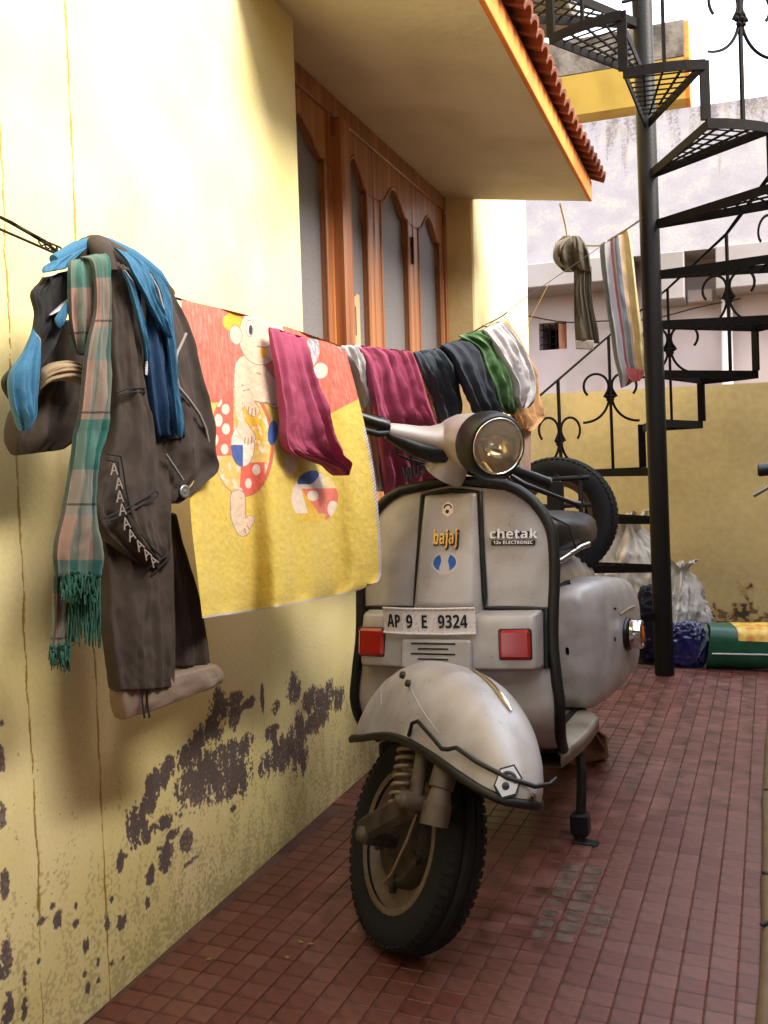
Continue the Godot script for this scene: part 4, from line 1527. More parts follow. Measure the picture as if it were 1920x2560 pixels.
	for z in [-.045, -.012]:
		mb.lathe([Vector2(.008, -.004), Vector2(.007, .003), Vector2(0, .005)], Transform3D(Basis(Vector3(0, 1, 0), Vector3(-1, 0, 0), Vector3(0, 0, 1)), Vector3(-.108, .50 - z * 0.2, z)), 10)
	obj("rivet", mb, M.hub, mud)
	for q in [[-.02, .496, .15, .462], [-.16, .445, -.10, .425], [-.205, .40, -.18, .375]]:
		mb = MB.new()
		var rp := []
		for j in 9:
			var z := lerpf(q[0], q[2], j / 8.0)
			var y := lerpf(q[1], q[3], j / 8.0)
			var f := clampf((y - lut(te, z)) / (lut(tc, z) - lut(te, z)), 0.0, 1.0)
			var sn := f
			var cs := sqrt(maxf(0.0, 1.0 - sn * sn))
			rp.append(Vector3(-pow(cs, 0.66) * lut(tw, z) * 0.95 + 0.0022, y, z))
		mb.tube(rp, 0.003, 6)
		obj("pressed_rib", mb, M.scooter, mud)
	emblem(s, X * Transform3D(Basis(Vector3.UP, -0.75) * Basis(Vector3.RIGHT, -0.45), Vector3(-.042, .452, .327)), 0.026, mud, X)
	# suspension on the near side
	mb = MB.new()
	var a := Vector3(-.088, .45, .015)
	var b2 := Vector3(-.096, .285, .085)
	var dd := (b2 - a).normalized()
	var e1 := dd.cross(Vector3.RIGHT).normalized()
	var e2 := dd.cross(e1)
	var hp := []
	for k in 165:
		var t := k / 164.0
		var th := TAU * 11.0 * t
		hp.append(a.lerp(b2, t) + (e1 * cos(th) + e2 * sin(th)) * 0.0175)
	mb.tube(hp, 0.0042, 6)
	obj("coil_spring", mb, M.spring, s, X)
	mb = MB.new()
	mb.tube([Vector3(-.090, .46, .075), Vector3(-.098, .335, .135)], [0.012, 0.014], 14)
	mb.lathe([Vector2(0, -.028), Vector2(.018, -.028), Vector2(.018, .022), Vector2(.010, .028), Vector2(0, .028)], Transform3D(Basis(Vector3(0, 1, 0), Vector3(-1, 0, 0), Vector3(0, 0, 1)), Vector3(-.105, .325, .14)), 18)
	obj("damper", mb, M.fork, s, X)
	mb = MB.new()
	mb.tube([Vector3(-.072, .455, .155), Vector3(-.085, .375, .185)], 0.023, 16)
	mb.tube([Vector3(-.085, .385, .183), Vector3(-.088, .345, .20)], [0.016, 0.024], 14)
	mb.tube([Vector3(-.088, .352, .196), Vector3(-.090, .315, .208)], 0.026, 14)
	obj("fork_tube", mb, M.fork, s, X)
	mb = MB.new()
	var l0 := Vector3(-.108, .318, .135)
	var l1 := Vector3(-.100, aw + .0, .0)
	var ld := (l1 - l0).normalized()
	mb.box((l0 + l1) * 0.5, Vector3(.024, .052, (l1 - l0).length() + .03), Basis(Vector3.RIGHT, ld.cross(Vector3.RIGHT).normalized(), -ld).orthonormalized(), 0.010)
	mb.tube([Vector3(-.03, aw, .035), Vector3(-.115, aw, .03)], 0.014, 12)
	obj("link_arm", mb, M.hub, s, X)
	mb = MB.new()
	mb.tube([Vector3(-.098, .31, .155), Vector3(-.096, .26, .15), Vector3(-.09, .18, .125), Vector3(-.085, .15, .10)], 0.0028, 6)
	obj("brake_cable", mb, M.spring, s, X)
	mb = MB.new()
	for q in [[-.122, .318, .135, .013], [-.118, aw, .018, .016], [-.134, .325, .14, .010]]:
		mb.lathe([Vector2(q[3], -.006), Vector2(q[3], .005), Vector2(0, .006)], Transform3D(Basis(Vector3(0, 1, 0), Vector3(-1, 0, 0), Vector3(0, 0, 1)), Vector3(q[0], q[1], q[2])), 6)
	obj("pivot_nut", mb, M.fork, s, X)
	for q in [[-.135, .962, -.375, -.05, .878], [-.10, .960, -.37, -.01, .882], [.12, .962, -.375, .06, .88]]:
		mb = MB.new()
		var c0 := X * Vector3(q[0], q[1], q[2])
		mb.tube([c0, c0 + Vector3(0.0, -.035, -.012), Vector3(q[3], .925, -.425), Vector3(q[3], q[4], -.40)], 0.0032, 6)
		obj("control_cable", mb, M.black_trim, s)
	# steering column and handlebar
	mb = MB.new()
	mb.tube([Vector3(0, .922, -.350), Vector3(0, .94, -.342), Vector3(0, .965, -.332), Vector3(0, .985, -.31)], [.050, .048, .045, .045], 20)
	rows = []
	for q in [[-.165, .977, -.362, .014, .016], [-.16, .977, -.362, .017, .019], [-.13, .980, -.357, .021, .026], [-.10, .984, -.351, .023, .033], [-.07, .990, -.342, .027, .044], [-.045, .998, -.33, .036, .054], [-.022, 1.005, -.31, .046, .060], [0, 1.008, -.30, .050, .062], [.022, 1.005, -.31, .046, .060], [.045, .998, -.33, .036, .054], [.07, .990, -.342, .027, .044], [.10, .984, -.351, .023, .033], [.13, .980, -.357, .021, .026], [.16, .977, -.362, .017, .019], [.165, .977, -.362, .014, .016]]:
		var row := PackedVector3Array()
		for k in 20:
			var th := TAU * k / 20.0
			row.append(Vector3(q[0], q[1] + sin(th) * q[3], q[2] + cos(th) * q[4]))
		rows.append(row)
	mb.grid(rows, true)
	var bar := obj("handlebar", mb, M.scooter, s, X)
	for sg in [-1.0, 1.0]:
		mb = MB.new()
		mb.tube([Vector3(sg * .165, .966, -.358), Vector3(sg * .13, .962, -.350), Vector3(sg * .09, .958, -.338), Vector3(sg * .05, .962, -.325), Vector3(sg * .02, .970, -.31)], [.010, .017, .022, .026, .024], 12)
		obj("lower_cover", mb, M.black_plastic, bar)
		mb = MB.new()
		mb.tube([Vector3(sg * .168, .983, -.362), Vector3(sg * .19, .983, -.363), Vector3(sg * .192, .983, -.363), Vector3(sg * .285, .981, -.368), Vector3(sg * .29, .981, -.368)], [.0165, .0175, .015, .0155, .0175], 16)
		obj("grip", mb, M.black_plastic, bar)
		mb = MB.new()
		mb.tube([Vector3(sg * .17, .968, -.345), Vector3(sg * .20, .958, -.325), Vector3(sg * .27, .955, -.318), Vector3(sg * .35, .953, -.322), Vector3(sg * .365, .953, -.324)], [.007, .0075, .006, .006, .011], 10)
		obj("lever", mb, M.black_plastic, bar)
	# headlamp
	var hx := X * Transform3D(Basis(Vector3(1, 0, 0), Vector3(0, 0, 1), Vector3(0, -1, 0)), Vector3(0, 1.009, 0))
	mb = MB.new()
	mb.lathe([Vector2(0, -.385), Vector2(.028, -.382), Vector2(.048, -.36), Vector2(.058, -.32), Vector2(.063, -.27), Vector2(.066, -.21), Vector2(.066, -.195)], Transform3D(), 36)
	var lamp := obj("headlamp", mb, M.scooter, s, hx)
	mb = MB.new()
	mb.lathe([Vector2(.064, -.225), Vector2(.0705, -.212), Vector2(.0735, -.185), Vector2(.071, -.160), Vector2(.065, -.150), Vector2(.060, -.152), Vector2(.0585, -.165)], Transform3D(), 40)
	obj("lamp_ring", mb, M.black_trim, lamp)
	mb = MB.new()
	mb.lathe([Vector2(.0600, -.151), Vector2(.0610, -.147), Vector2(.0580, -.144), Vector2(.0565, -.150)], Transform3D(), 40)
	obj("lamp_bezel", mb, M.chrome, lamp)
	mb = MB.new()
	var refl := []
	for k in 9:
		var r := 0.0575 * (1.0 - k / 8.0)
		refl.append(Vector2(r, -.205 + r * r * 14.5))
	mb.lathe(refl, Transform3D(), 36)
	obj("lamp_reflector", mb, M.reflector, lamp)
	mb = MB.new()
	mb.lathe([Vector2(0, -.20), Vector2(.007, -.195), Vector2(.009, -.185), Vector2(.006, -.176), Vector2(0, -.174)], Transform3D(), 12)
	obj("bulb", mb, M.white_letter, lamp)
	mb = MB.new()
	for lay in [0.0, 0.0025]:
		rows = []
		for j in 15:
			var r := 0.0575 * j / 14.0
			var row := PackedVector3Array()
			for k in 64:
				var th := TAU * k / 64.0
				var px := r * cos(th)
				var rip := 0.0009 * sin(px * 1100.0) if lay > 0.0 else 0.0
				row.append(Vector3(px, -.1485 + lay + 0.012 * (1.0 - pow(r / .0575, 2)) + rip, r * sin(th)))
			rows.append(row)
		mb.grid(rows, true, lay > 0.0)
	obj("lamp_lens", mb, M.lens, lamp)

func emblem(_s: Node3D, xf: Transform3D, r: float, parent: Node, undo := Transform3D()) -> void:
	# hexagonal badge with a curled mark; xf is in the scooter's frame
	var inv := undo.affine_inverse()
	var t := inv * xf
	var hexa := func(k: float) -> PackedVector2Array:
		var p := PackedVector2Array()
		for i in 6:
			var th := TAU * i / 6.0 + PI / 2
			p.append(Vector2(cos(th) * r * k * 0.86, sin(th) * r * k * 1.08))
		return p
	var mb := MB.new()
	mb.prism(hexa.call(1.12), -0.012, 0.0, t)
	var b := obj("badge", mb, M.badge_dark, parent)
	mb = MB.new()
	mb.prism(hexa.call(0.98), 0.0, 0.0016, t)
	obj("badge_face", mb, M.white_letter, b)
	mb = MB.new()
	var arc := []
	for i in 12:
		var th := lerpf(PI * 1.05, -0.35, i / 11.0)
		arc.append(t * Vector3(cos(th) * r * 0.48, r * 0.20 + sin(th) * r * 0.40, 0.0018))
	mb.tube(arc, r * 0.19, 6, true, 0.5)
	mb.lathe([Vector2(0, 0), Vector2(r * .27, 0), Vector2(r * .25, .0012), Vector2(0, .0012)], t * Transform3D(Basis(Vector3.RIGHT, PI / 2), Vector3(-r * 0.04, -r * 0.33, 0.0017)), 12)
	obj("badge_mark", mb, M.badge_dark, b)

# ---------------------------------------------------------------- washing
var fold_noise := FastNoiseLite.new()

func c1(l: Array) -> Array:
	return conv(l, 0, 500, 2.95)
func c2(l: Array) -> Array:
	return conv(l, 0, 1050, 2.765)
func c3(l: Array) -> Array:
	return conv(l, 440, 720, 2.571)
func c4(l: Array) -> Array:
	return conv(l, 840, 760, 2.9625)
func c9(l: Array) -> Array:
	return conv(l, 1280, 450, 2.592)
func conv(l: Array, ox: float, oy: float, k: float) -> Array:
	var o := []
	for s in l:
		o.append([ox + s[0] / k, oy + s[1] / k, ox + s[2] / k, oy + s[3] / k, s[4], s[5]])
	return o

func place(px: float, py: float, off: float, far: bool) -> Vector3:
	return atz(px, py, -4.30 + off) if far else pl(px, py, off)

func cloth(mb: MB, secs: Array, o := {}) -> void:
	# a hanging piece of cloth through sections [left x, left y, right x, right y, standoff, half thickness]
	var far: bool = o.get("far", false)
	var nrm := Vector3(0, 0, 1) if far else LN
	var amp: float = o.get("amp", 0.006)
	var kf: float = o.get("k", 4.0)
	var ph: float = o.get("ph", 0.0)
	var sq: float = o.get("sq", 0.35)
	var fat: float = o.get("fat", 0.42)
	var wrk: float = o.get("wrk", 0.0024)
	var per: int = o.get("rows", 9)
	var m: int = o.get("m", 56)
	var rows := []
	var uvs := []
	var len_acc := 0.0
	var last := Vector3.ZERO
	var n := secs.size()
	var total := (n - 1) * per
	for i in total + 1:
		var g := float(i) / per
		var i1 := mini(int(g), n - 2)
		var t := g - i1
		var q := []
		for c in 6:
			q.append(cubic_interpolate(secs[i1][c], secs[i1 + 1][c], secs[maxi(i1 - 1, 0)][c], secs[mini(i1 + 2, n - 1)][c], t))
		var tt := float(i) / total
		var endk := minf(1.0, minf(tt, 1.0 - tt) * total / 1.5 + 0.12)
		var a := place(q[0], q[1], q[4], far)
		var b := place(q[2], q[3], q[4], far)
		var mid := (a + b) * 0.5
		if i > 0:
			len_acc += mid.distance_to(last)
		last = mid
		var row := PackedVector3Array()
		var ur := []
		for j in m:
			var th := TAU * j / m
			var u := (1.0 - cos(th)) * 0.5
			var sn := sin(th)
			var tk: float = maxf(q[5] * fat, 0.0015) * signf(sn) * pow(absf(sn), sq) * endk
			var wv := fold_noise.get_noise_2d(u * 1.6 + ph * 5.0, tt * 0.30 + ph * 3.0) * 0.5
			var f1 := absf(sin(PI * (kf * u + ph + wv)))
			var f2 := absf(sin(PI * (kf * 2.3 * u + ph * 2.0 - wv * 1.6 + 0.3 * tt)))
			var f := (1.0 - 2.0 * pow(f1, 0.8)) * 0.75 + (1.0 - 2.0 * f2) * 0.35
			var env := minf(1.0, 0.35 + tt * 1.2) * minf(1.0, minf(u, 1.0 - u) * 8.0 + 0.2)
			var w := fold_noise.get_noise_3d(u * 3.2 + ph * 3.1, len_acc * 9.0 + ph * 9.0, 0.3 * sn) * amp * 1.0 + (0.5 - absf(fold_noise.get_noise_2d(u * 6.0 + ph, len_acc * 15.0)) * 2.0) * wrk
			row.append(a.lerp(b, u) + nrm * (tk + f * amp * 1.15 * env + w * env))
			ur.append(Vector2(u if sn >= 0 else -u, len_acc))
		rows.append(row)
		uvs.append(ur)
	mb.grid(rows, true, false, uvs)
	var cap0: PackedVector3Array = rows[0]
	var cap1: PackedVector3Array = rows[rows.size() - 1]
	for cp in [cap0, cap1]:
		var c := Vector3.ZERO
		for p in cp:
			c += p
		c /= cp.size()
		var cr := PackedVector3Array()
		cr.resize(cp.size())
		cr.fill(c)
		mb.grid([cp, cr], true)

func line_pts(l: Array, off: float, ox: float, oy: float, k: float) -> Array:
	var o := []
	for p in l:
		o.append(pl(ox + p[0] / k, oy + p[1] / k, off + (p[2] if p.size() > 2 else 0.0)))
	return o

func garment(called: String, label: String, category: String, secs: Array, m: Material, o := {}) -> MeshInstance3D:
	var mb := MB.new()
	cloth(mb, secs, o)
	var g := obj(called, mb, m)
	tag(g, label, category, o.get("group", "washing on the wire"))
	return g

func part(called: String, secs: Array, m: Material, parent: Node, o := {}) -> MeshInstance3D:
	var mb := MB.new()
	cloth(mb, secs, o)
	return obj(called, mb, m, parent)

func plaid_tex() -> ImageTexture:
	var im := Image.create(256, 512, false, Image.FORMAT_RGB8)
	var bands := [[.0, Color(.15, .36, .31)], [.13, Color(.55, .43, .38)], [.27, Color(.42, .44, .41)], [.36, Color(.58, .46, .41)], [.52, Color(.13, .37, .34)], [.66, Color(.43, .45, .42)], [.78, Color(.58, .46, .41)], [.90, Color(.19, .39, .38)], [1.0, Color(.15, .36, .31)]]
	var cols := [[.0, Color(.55, .44, .39)], [.22, Color(.19, .38, .35)], [.45, Color(.47, .48, .45)], [.62, Color(.58, .47, .42)], [.80, Color(.14, .40, .38)], [1.0, Color(.53, .44, .39)]]
	for y in 512:
		var v := y / 512.0
		var cb: Color = bands[0][1]
		for b in bands:
			if v >= b[0]:
				cb = b[1]
		for x in 256:
			var u := x / 256.0
			var cc: Color = cols[0][1]
			for b in cols:
				if u >= b[0]:
					cc = b[1]
			var c := cb.lerp(cc, 0.42)
			if y % 128 < 3 or (x % 85 < 2):
				c = c.darkened(0.45)
			if (x + y) % 4 < 2:
				c = c.darkened(0.10)
			im.set_pixel(x, y, c)
	im.generate_mipmaps()
	return ImageTexture.create_from_image(im)

func stripe_tex(list: Array) -> ImageTexture:
	var im := Image.create(256, 64, false, Image.FORMAT_RGB8)
	for y in 64:
		for x in 256:
			var u := x / 256.0
			var c: Color = list[0][1]
			for b in list:
				if u >= b[0]:
					c = b[1]
			if (x * 7 + y * 13) % 5 == 0:
				c = c.darkened(0.08)
			im.set_pixel(x, y, c)
	im.generate_mipmaps()
	return ImageTexture.create_from_image(im)

func print_tex(c0: Color, c1: Color, c2_: Color, sd: int, f: float) -> ImageTexture:
	return ramp_tex(noise_img(sd, f, 3, 256), c0, c1, c2_, 0.5)

func towel_px(u: float, v: float) -> Vector2:
	var a := curve2(LEDGE, v)
	var b := curve2(REDGE, v)
	return a.lerp(b, u) + Vector2(0, 6.0 * sin(u * PI) * v - 10.0 * sin(u * PI) * (1.0 - v))

func inside(p: Vector2, cx: float, cy: float, rx: float, ry: float, rot := 0.0) -> float:
	var d := p - Vector2(cx, cy)
	if rot != 0.0:
		d = d.rotated(-rot)
	return sqrt(d.x * d.x / (rx * rx) + d.y * d.y / (ry * ry))

func seg(p: Vector2, x0: float, y0: float, x1: float, y1: float) -> float:
	var a := Vector2(x0, y0)
	var b := Vector2(x1, y1)
	var t := clampf((p - a).dot(b - a) / (b - a).length_squared(), 0.0, 1.0)
	return p.distance_to(a.lerp(b, t))

const LEDGE := [[453, 749], [458, 900], [466, 1100], [478, 1300], [495, 1450], [506, 1546]]
const REDGE := [[862, 868], [893, 985], [918, 1090], [938, 1200], [950, 1330], [953, 1430], [938, 1466]]

func towel_tex() -> ImageTexture:
	# the print: red over yellow, a seated swimmer with a spotted ring and ball, a beach ball
	var W := 620
	var H := 780
	var im := Image.create(W, H, false, Image.FORMAT_RGB8)
	var red := Color(.85, .40, .33)
	var yel := Color(.84, .73, .33)
	var white := Color(.88, .81, .75)
	var skin := Color(.86, .76, .66)
	var line := Color(.60, .47, .42)
	var blue := Color(.25, .36, .62)
	var gold := Color(.87, .68, .22)
	var nz := FastNoiseLite.new()
	nz.seed = 3
	nz.frequency = 0.05
	var gr := FastNoiseLite.new()
	gr.seed = 4
	gr.frequency = 0.35
	var dots := [[270, 730, 26, 34], [318, 778, 26, 34], [272, 850, 26, 42], [320, 905, 26, 36], [250, 975, 22, 38], [312, 1035, 24, 34], [516, 1168, 26, 36], [465, 1255, 22, 32], [412, 1310, 18, 26]]
	var caps := [[398, 560, 402, 780, 24], [402, 780, 430, 900, 24], [430, 900, 470, 960, 40], [470, 520, 560, 640, 92], [440, 680, 600, 660, 52], [600, 660, 640, 720, 50], [460, 720, 500, 790, 34], [396, 1345, 400, 1470, 46], [400, 1480, 430, 1550, 44], [440, 1540, 478, 1490, 26]]
	for y in H:
		var v := y / float(H - 1)
		var la := curve2(LEDGE, v)
		var rb := curve2(REDGE, v)
		for x in W:
			var u := x / float(W - 1)
			var sp := la.lerp(rb, u) + Vector2(0, 6.0 * sin(u * PI) * v - 10.0 * sin(u * PI) * (1.0 - v))
			var p := Vector2((sp.x - 440.0) * 2.571, (sp.y - 720.0) * 2.571)
			var wob := nz.get_noise_2d(x, y)
			var c := yel
			var edge_y := 735.0 + 8.0 * wob
			if p.x > 700.0:
				edge_y = 860.0 - absf(p.x - 860.0) * 0.12 if p.x < 960.0 else lerpf(825.0, 715.0, (p.x - 960.0) / 210.0)
			if p.y < edge_y:
				c = red.lerp(white, clampf(0.08 + 0.40 * nz.get_noise_2d(x * 2.4, y * 0.3), 0.0, 0.42))
			else:
				c = yel.lerp(white, clampf(0.25 * nz.get_noise_2d(x * 1.2 + 400, y * 0.25), 0.0, 0.2))
			# ring
			var d := inside(p, 425, 985, 203, 358, -0.06)
			if d < 1.0:
				var hole := inside(p, 470, 880, 90, 190, -0.1)
				var q := gold.lerp(white, 0.35)
				if (p.x < 370.0 and p.y < 1078.0) or (p.x > 405.0 + (1345.0 - p.y) * 0.06 and p.y > 1120.0 and p.x < 570.0) or d > 0.90 and p.x > 500.0:
					q = red
				elif nz.get_noise_2d(x * 0.7, y * 0.7) > 0.22:
					q = white
				elif hole < 1.0:
					q = gold
				for k in dots:
					if q == red and inside(p, k[0], k[1], k[2], k[3]) < 1.0:
						q = white
				c = line if d > 0.982 else q
			# trunks
			if inside(p, 622, 930, 32, 80, 0.1) < 1.0:
				c = blue
			var best := 9.0
			for k in caps:
				best = minf(best, seg(p, k[0], k[1], k[2], k[3]) / k[4])
			if best < 1.0:
				c = skin
			elif best < 1.10:
				c = line
			# ball under the hand
			var db := inside(p, 428, 1010, 78, 142)
			if db < 1.0 and seg(p, 430, 900, 470, 960) > 42.0:
				c = line if db > 0.955 else (blue if p.x < 430.0 and p.y > 1008.0 else white)
			# head
			if inside(p, 362, 215, 62, 60) < 1.0:
				c = gold
			var dh := inside(p, 548, 300, 146, 196, 0.05)
			if dh < 1.0:
				c = line if dh > 0.975 else skin
			var de := inside(p, 385, 300, 40, 66, -0.15)
			if de < 1.0:
				c = line if de > 0.92 else skin
			for ex in [474.0]:
				var dy := inside(p, ex, 258, 26, 56)
				if dy < 1.0:
					c = line if dy > 0.88 else (Color(.25, .24, .30) if inside(p, ex + 6.0, 268, 13, 32) < 1.0 else white)
			if inside(p, 566, 405, 26, 46) < 1.0 and p.y > 380.0:
				c = gold
			if absf(p.y - 382.0 + absf(p.x - 566.0) * 0.2) < 4.0 and absf(p.x - 566.0) < 46.0:
				c = line
			# fingers and toes, creases
			for k in [[445, 960, 440, 1000], [465, 965, 462, 1005], [486, 955, 486, 995], [470, 760, 462, 810], [490, 775, 486, 822], [512, 770, 512, 815], [520, 545, 545, 556], [440, 1545, 446, 1575], [458, 1528, 470, 1552], [430, 660, 470, 650], [545, 740, 640, 748]]:
				if seg(p, k[0], k[1], k[2], k[3]) < 3.2:
					c = line
			# blue and white shape under the maroon top, small foot
			if inside(p, 870, 410, 52, 95, 0.15) < 1.0:
				c = white.lerp(blue, 0.45 if nz.get_noise_2d(x * 3.0, y * 0.6) > 0.0 else 0.1)
			if inside(p, 930, 530, 46, 50) < 1.0:
				c = white
			if inside(p, 735, 1140, 42, 70) < 1.0:
				c = skin
			# beach ball
			var d2 := inside(p, 892, 1350, 150, 162)
			if d2 < 1.0:
				var ang := atan2(p.y - 1290.0, p.x - 805.0)
				if ang > -0.02 and ang < 0.95:
					c = red.lerp(white, 0.12)
					if inside(p, 880, 1335, 36, 34) < 1.0 or inside(p, 1010, 1420, 36, 52) < 1.0:
						c = white
				elif ang <= -0.02 and ang > -0.9:
					c = white.lerp(yel, 0.5) if p.x > 950.0 else white
				elif ang >= 0.95 and ang < 1.3:
					c = gold
				else:
					c = white
				if p.y > 1450.0 and p.x < 960.0:
					c = gold.lerp(yel, 0.4)
			if inside(p, 850, 1222, 76, 40, -0.5) < 1.0 and p.y < 1262.0:
				c = blue
			if v > 0.984 or (u > 0.986 and v > 0.3):
				c = Color(.80, .77, .79) if (x + y) % 9 < 6 else Color(.52, .47, .52)
			c = c.darkened(clampf(0.05 * wob + 0.07 * gr.get_noise_2d(x, y) + 0.03, 0, 1))
			im.set_pixel(x, y, c)
	im.generate_mipmaps()
	return ImageTexture.create_from_image(im)

func build_wire() -> void:
	var mb := MB.new()
	var pts := []
	for p in [[-150, 474], [-60, 515], [0, 543], [60, 576], [120, 612], [165, 640], [300, 700], [455, 750], [690, 824], [850, 868], [960, 884], [1050, 882], [1130, 860], [1200, 820], [1260, 787], [1320, 741]]:
		pts.append(pl(p[0], p[1]))
	pts.push_front(Vector3(-1.052, 1.40, -0.575))
	pts.append(Vector3(-0.318, 1.955, -4.15))
	var sm := []
	for i in pts.size() - 1:
		for q in 4:
			var t := q / 4.0
			sm.append(pts[i].cubic_interpolate(pts[i + 1], pts[max(i - 1, 0)], pts[min(i + 2, pts.size() - 1)], t))
	sm.append(pts[pts.size() - 1])
	var wr := []
	for i in sm.size():
		wr.append(0.0022 if i < 62 else 0.0011)
	mb.tube(sm, wr, 6)
	var w := obj("clothes_wire", mb, M.wire)
	tag(w, "dark twisted clothes wire strung along the yellow wall", "wire")
	mb = MB.new()
	mb.tube([Vector3(-1.052, 1.385, -0.575), pl(-120, 520), pl(0, 573), pl(90, 612), pl(165, 645, .004)], 0.0020, 6)
	mb.tube([pl(0, 541, .003), pl(30, 555, .004), pl(55, 570, -.003), pl(95, 592, .004), pl(120, 606, -.002), pl(150, 618, .005), pl(172, 640, .006), pl(200, 640, .012)], 0.0016, 6)
	var tail := []
	for k in 40:
		var t := k / 39.0
		tail.append(pl(lerpf(95, 195, t), lerpf(600, 650, t)) + Vector3(0, sin(k * 1.1), 0) * 0.005 + LN * cos(k * 1.1) * 0.005)
	mb.tube(tail, 0.0013, 5)
	mb.tube([pl(150, 640, .004), pl(162, 648, .01), pl(160, 660, .012), pl(168, 652, .016), pl(176, 668, .014)], 0.0015, 5)
	obj("twisted_tail", mb, M.wire, w)

func build_washing() -> void:
	fold_noise.seed = 9
	fold_noise.frequency = 1.0
	fold_noise.fractal_octaves = 3
	var den := mat(Color(.265, .22, .195), 0.9, {tex = "faded", s = 4.0, nrm = "n_fine", ns = 0.12, rim = 0.25})
	var lining := mat(Color(.56, .48, .42), 0.95, {tex = "fabric", s = 14.0, nrm = "n_fine", ns = 0.12})
	var beige := mat(Color(.62, .53, .42), 0.95, {tex = "fabric", s = 12.0, nrm = "n_fine", ns = 0.12})
	var thread := mat(Color(.10, .085, .08), 0.9)
	var pale_thread := mat(Color(.52, .48, .46), 0.8)
	# ---- dark brown jeans folded over the wire
	var j := thing("jeans", "dark brown denim jeans with rolled pale cuff and embroidered letters on the wire", "jeans", Vector3.ZERO, "washing on the wire")
	part("back_leg", c2([[1080, 640, 1200, 640, -.012, .016], [1120, 850, 1240, 850, -.01, .022], [1140, 1150, 1335, 1150, -.008, .028], [1150, 1450, 1398, 1440, -.008, .03], [1150, 1720, 1432, 1700, -.008, .03]]), den, j, {k = 2.0, amp = .006, ph = .3, fat = 0.6, rows = 16, wrk = .0018})
	part("front_leg", c2([[690, 640, 1130, 640, .016, .016], [700, 850, 1165, 850, .02, .03], [727, 1100, 1172, 1100, .022, .036], [735, 1400, 1180, 1400, .022, .038], [765, 1650, 1182, 1650, .022, .038], [805, 1880, 1180, 1850, .022, .036]]), den, j, {k = 1.6, amp = .007, ph = .15, fat = 0.6, rows = 16, m = 96, wrk = .0018})
	var cuff := part("rolled_cuff", c2([[796, 1835, 1452, 1682, .010, .046], [800, 1925, 1492, 1722, .010, .050], [815, 2010, 1512, 1775, .010, .049], [835, 2072, 1500, 1815, .010, .040]]), lining, j, {k = 1.5, amp = .004, rows = 8, ph = .6, sq = 0.25, fat = 0.5})
	var mb := MB.new()
	mb.tube(line_pts([[985, 1850], [985, 1960], [1000, 2060]], .037, 0, 1050, 2.765), 0.0016, 6)
	mb.tube(line_pts([[1018, 1850], [1018, 1960], [1033, 2058]], .037, 0, 1050, 2.765), 0.0016, 6)
	obj("cuff_seam", mb, thread, cuff)
	var hip := part("hip", c1([[690, 345, 850, 352, .01, .014], [770, 500, 935, 520, .03, .020], [795, 800, 1020, 820, .04, .026], [800, 1100, 1062, 1120, .045, .030], [822, 1400, 1082, 1400, .046, .030], [818, 1650, 1170, 1640, .046, .032]]) + c2([[735, 230, 1122, 230, .046, .034], [655, 480, 1142, 470, .046, .034], [628, 610, 1152, 640, .046, .034], [700, 770, 1160, 800, .046, .030], [860, 920, 1164, 920, .044, .024], [1020, 1050, 1140, 1020, .040, .010]]), den, j, {k = 1.4, amp = .007, ph = .42, fat = 0.8, sq = 0.5, rows = 14, m = 96, wrk = .0018})
	for q in [[[[740, 235], [835, 250], [850, 330], [870, 470], [905, 640], [970, 780], [1050, 880], [1120, 945]], .0765, 0, 1050, 2.765], [[[735, 275], [815, 290], [835, 480], [870, 640], [930, 780], [1020, 890], [1095, 960]], .0755, 0, 1050, 2.765], [[[720, 680], [860, 620], [1000, 540], [1075, 490], [1095, 505], [1090, 525], [1010, 570], [870, 650], [740, 705]], .0775, 0, 1050, 2.765], [[[1010, 1035], [1080, 985], [1160, 930]], .058, 0, 1050, 2.765], [[[1045, 1075], [1110, 1010], [1160, 965]], .054, 0, 1050, 2.765], [[[860, 1420], [940, 1390], [1075, 1385]], .073, 0, 500, 2.95], [[[860, 1445], [940, 1420], [1075, 1412]], .073, 0, 500, 2.95]]:
		mb = MB.new()
		mb.tube(line_pts(q[0], q[1], q[2], q[3], q[4]), 0.0014, 6)
		obj("stitching", mb, thread, hip)
	mb = MB.new()
	for q in [[788, 340, .0], [822, 440, .05], [828, 530, .0], [845, 620, .1], [872, 715, .25], [908, 795, .3], [965, 865, .5], [1015, 925, .55], [1062, 975, .6]]:
		var p := pl(q[0] / 2.765, 1050 + q[1] / 2.765, .0800)
		var b := Basis(LN.cross(Vector3.UP) * -1.0, Vector3.UP, LN)
		mb.text_mesh("A", .024, .0012, Transform3D(b * Basis(Vector3(0, 0, 1), q[2]), p), 1.0)
	obj("embroidered_letters", mb, pale_thread, hip)
	part("turned_leg", c1([[300, 850, 560, 900, -.01, .03], [275, 1150, 605, 1150, -.01, .04], [200, 1400, 608, 1400, -.01, .05], [98, 1600, 595, 1600, -.01, .05], [88, 1770, 545, 1740, -.01, .045], [125, 1885, 430, 1845, -.01, .022]]), den, j, {k = 1.5, amp = .009, ph = .8, fat = 0.6, rows = 14, m = 80, wrk = .0018})
	part("turned_cuff", c1([[284, 1350, 290, 1402, .040, .006], [308, 1265, 328, 1362, .046, .016], [380, 1208, 392, 1338, .050, .022], [470, 1186, 472, 1330, .052, .024], [560, 1204, 560, 1342, .050, .022], [628, 1250, 622, 1372, .044, .010]]), beige, j, {k = 1.2, amp = .004, ph = .2, sq = 0.3, fat = 0.6})
	mb = MB.new()
	mb.tube([pl(230, 610, .0), pl(245, 617, .035), pl(262, 640, .05), pl(275, 680, .055)], [.014, .018, .016, .012], 12)
	obj("waist_fold", mb, den, j)
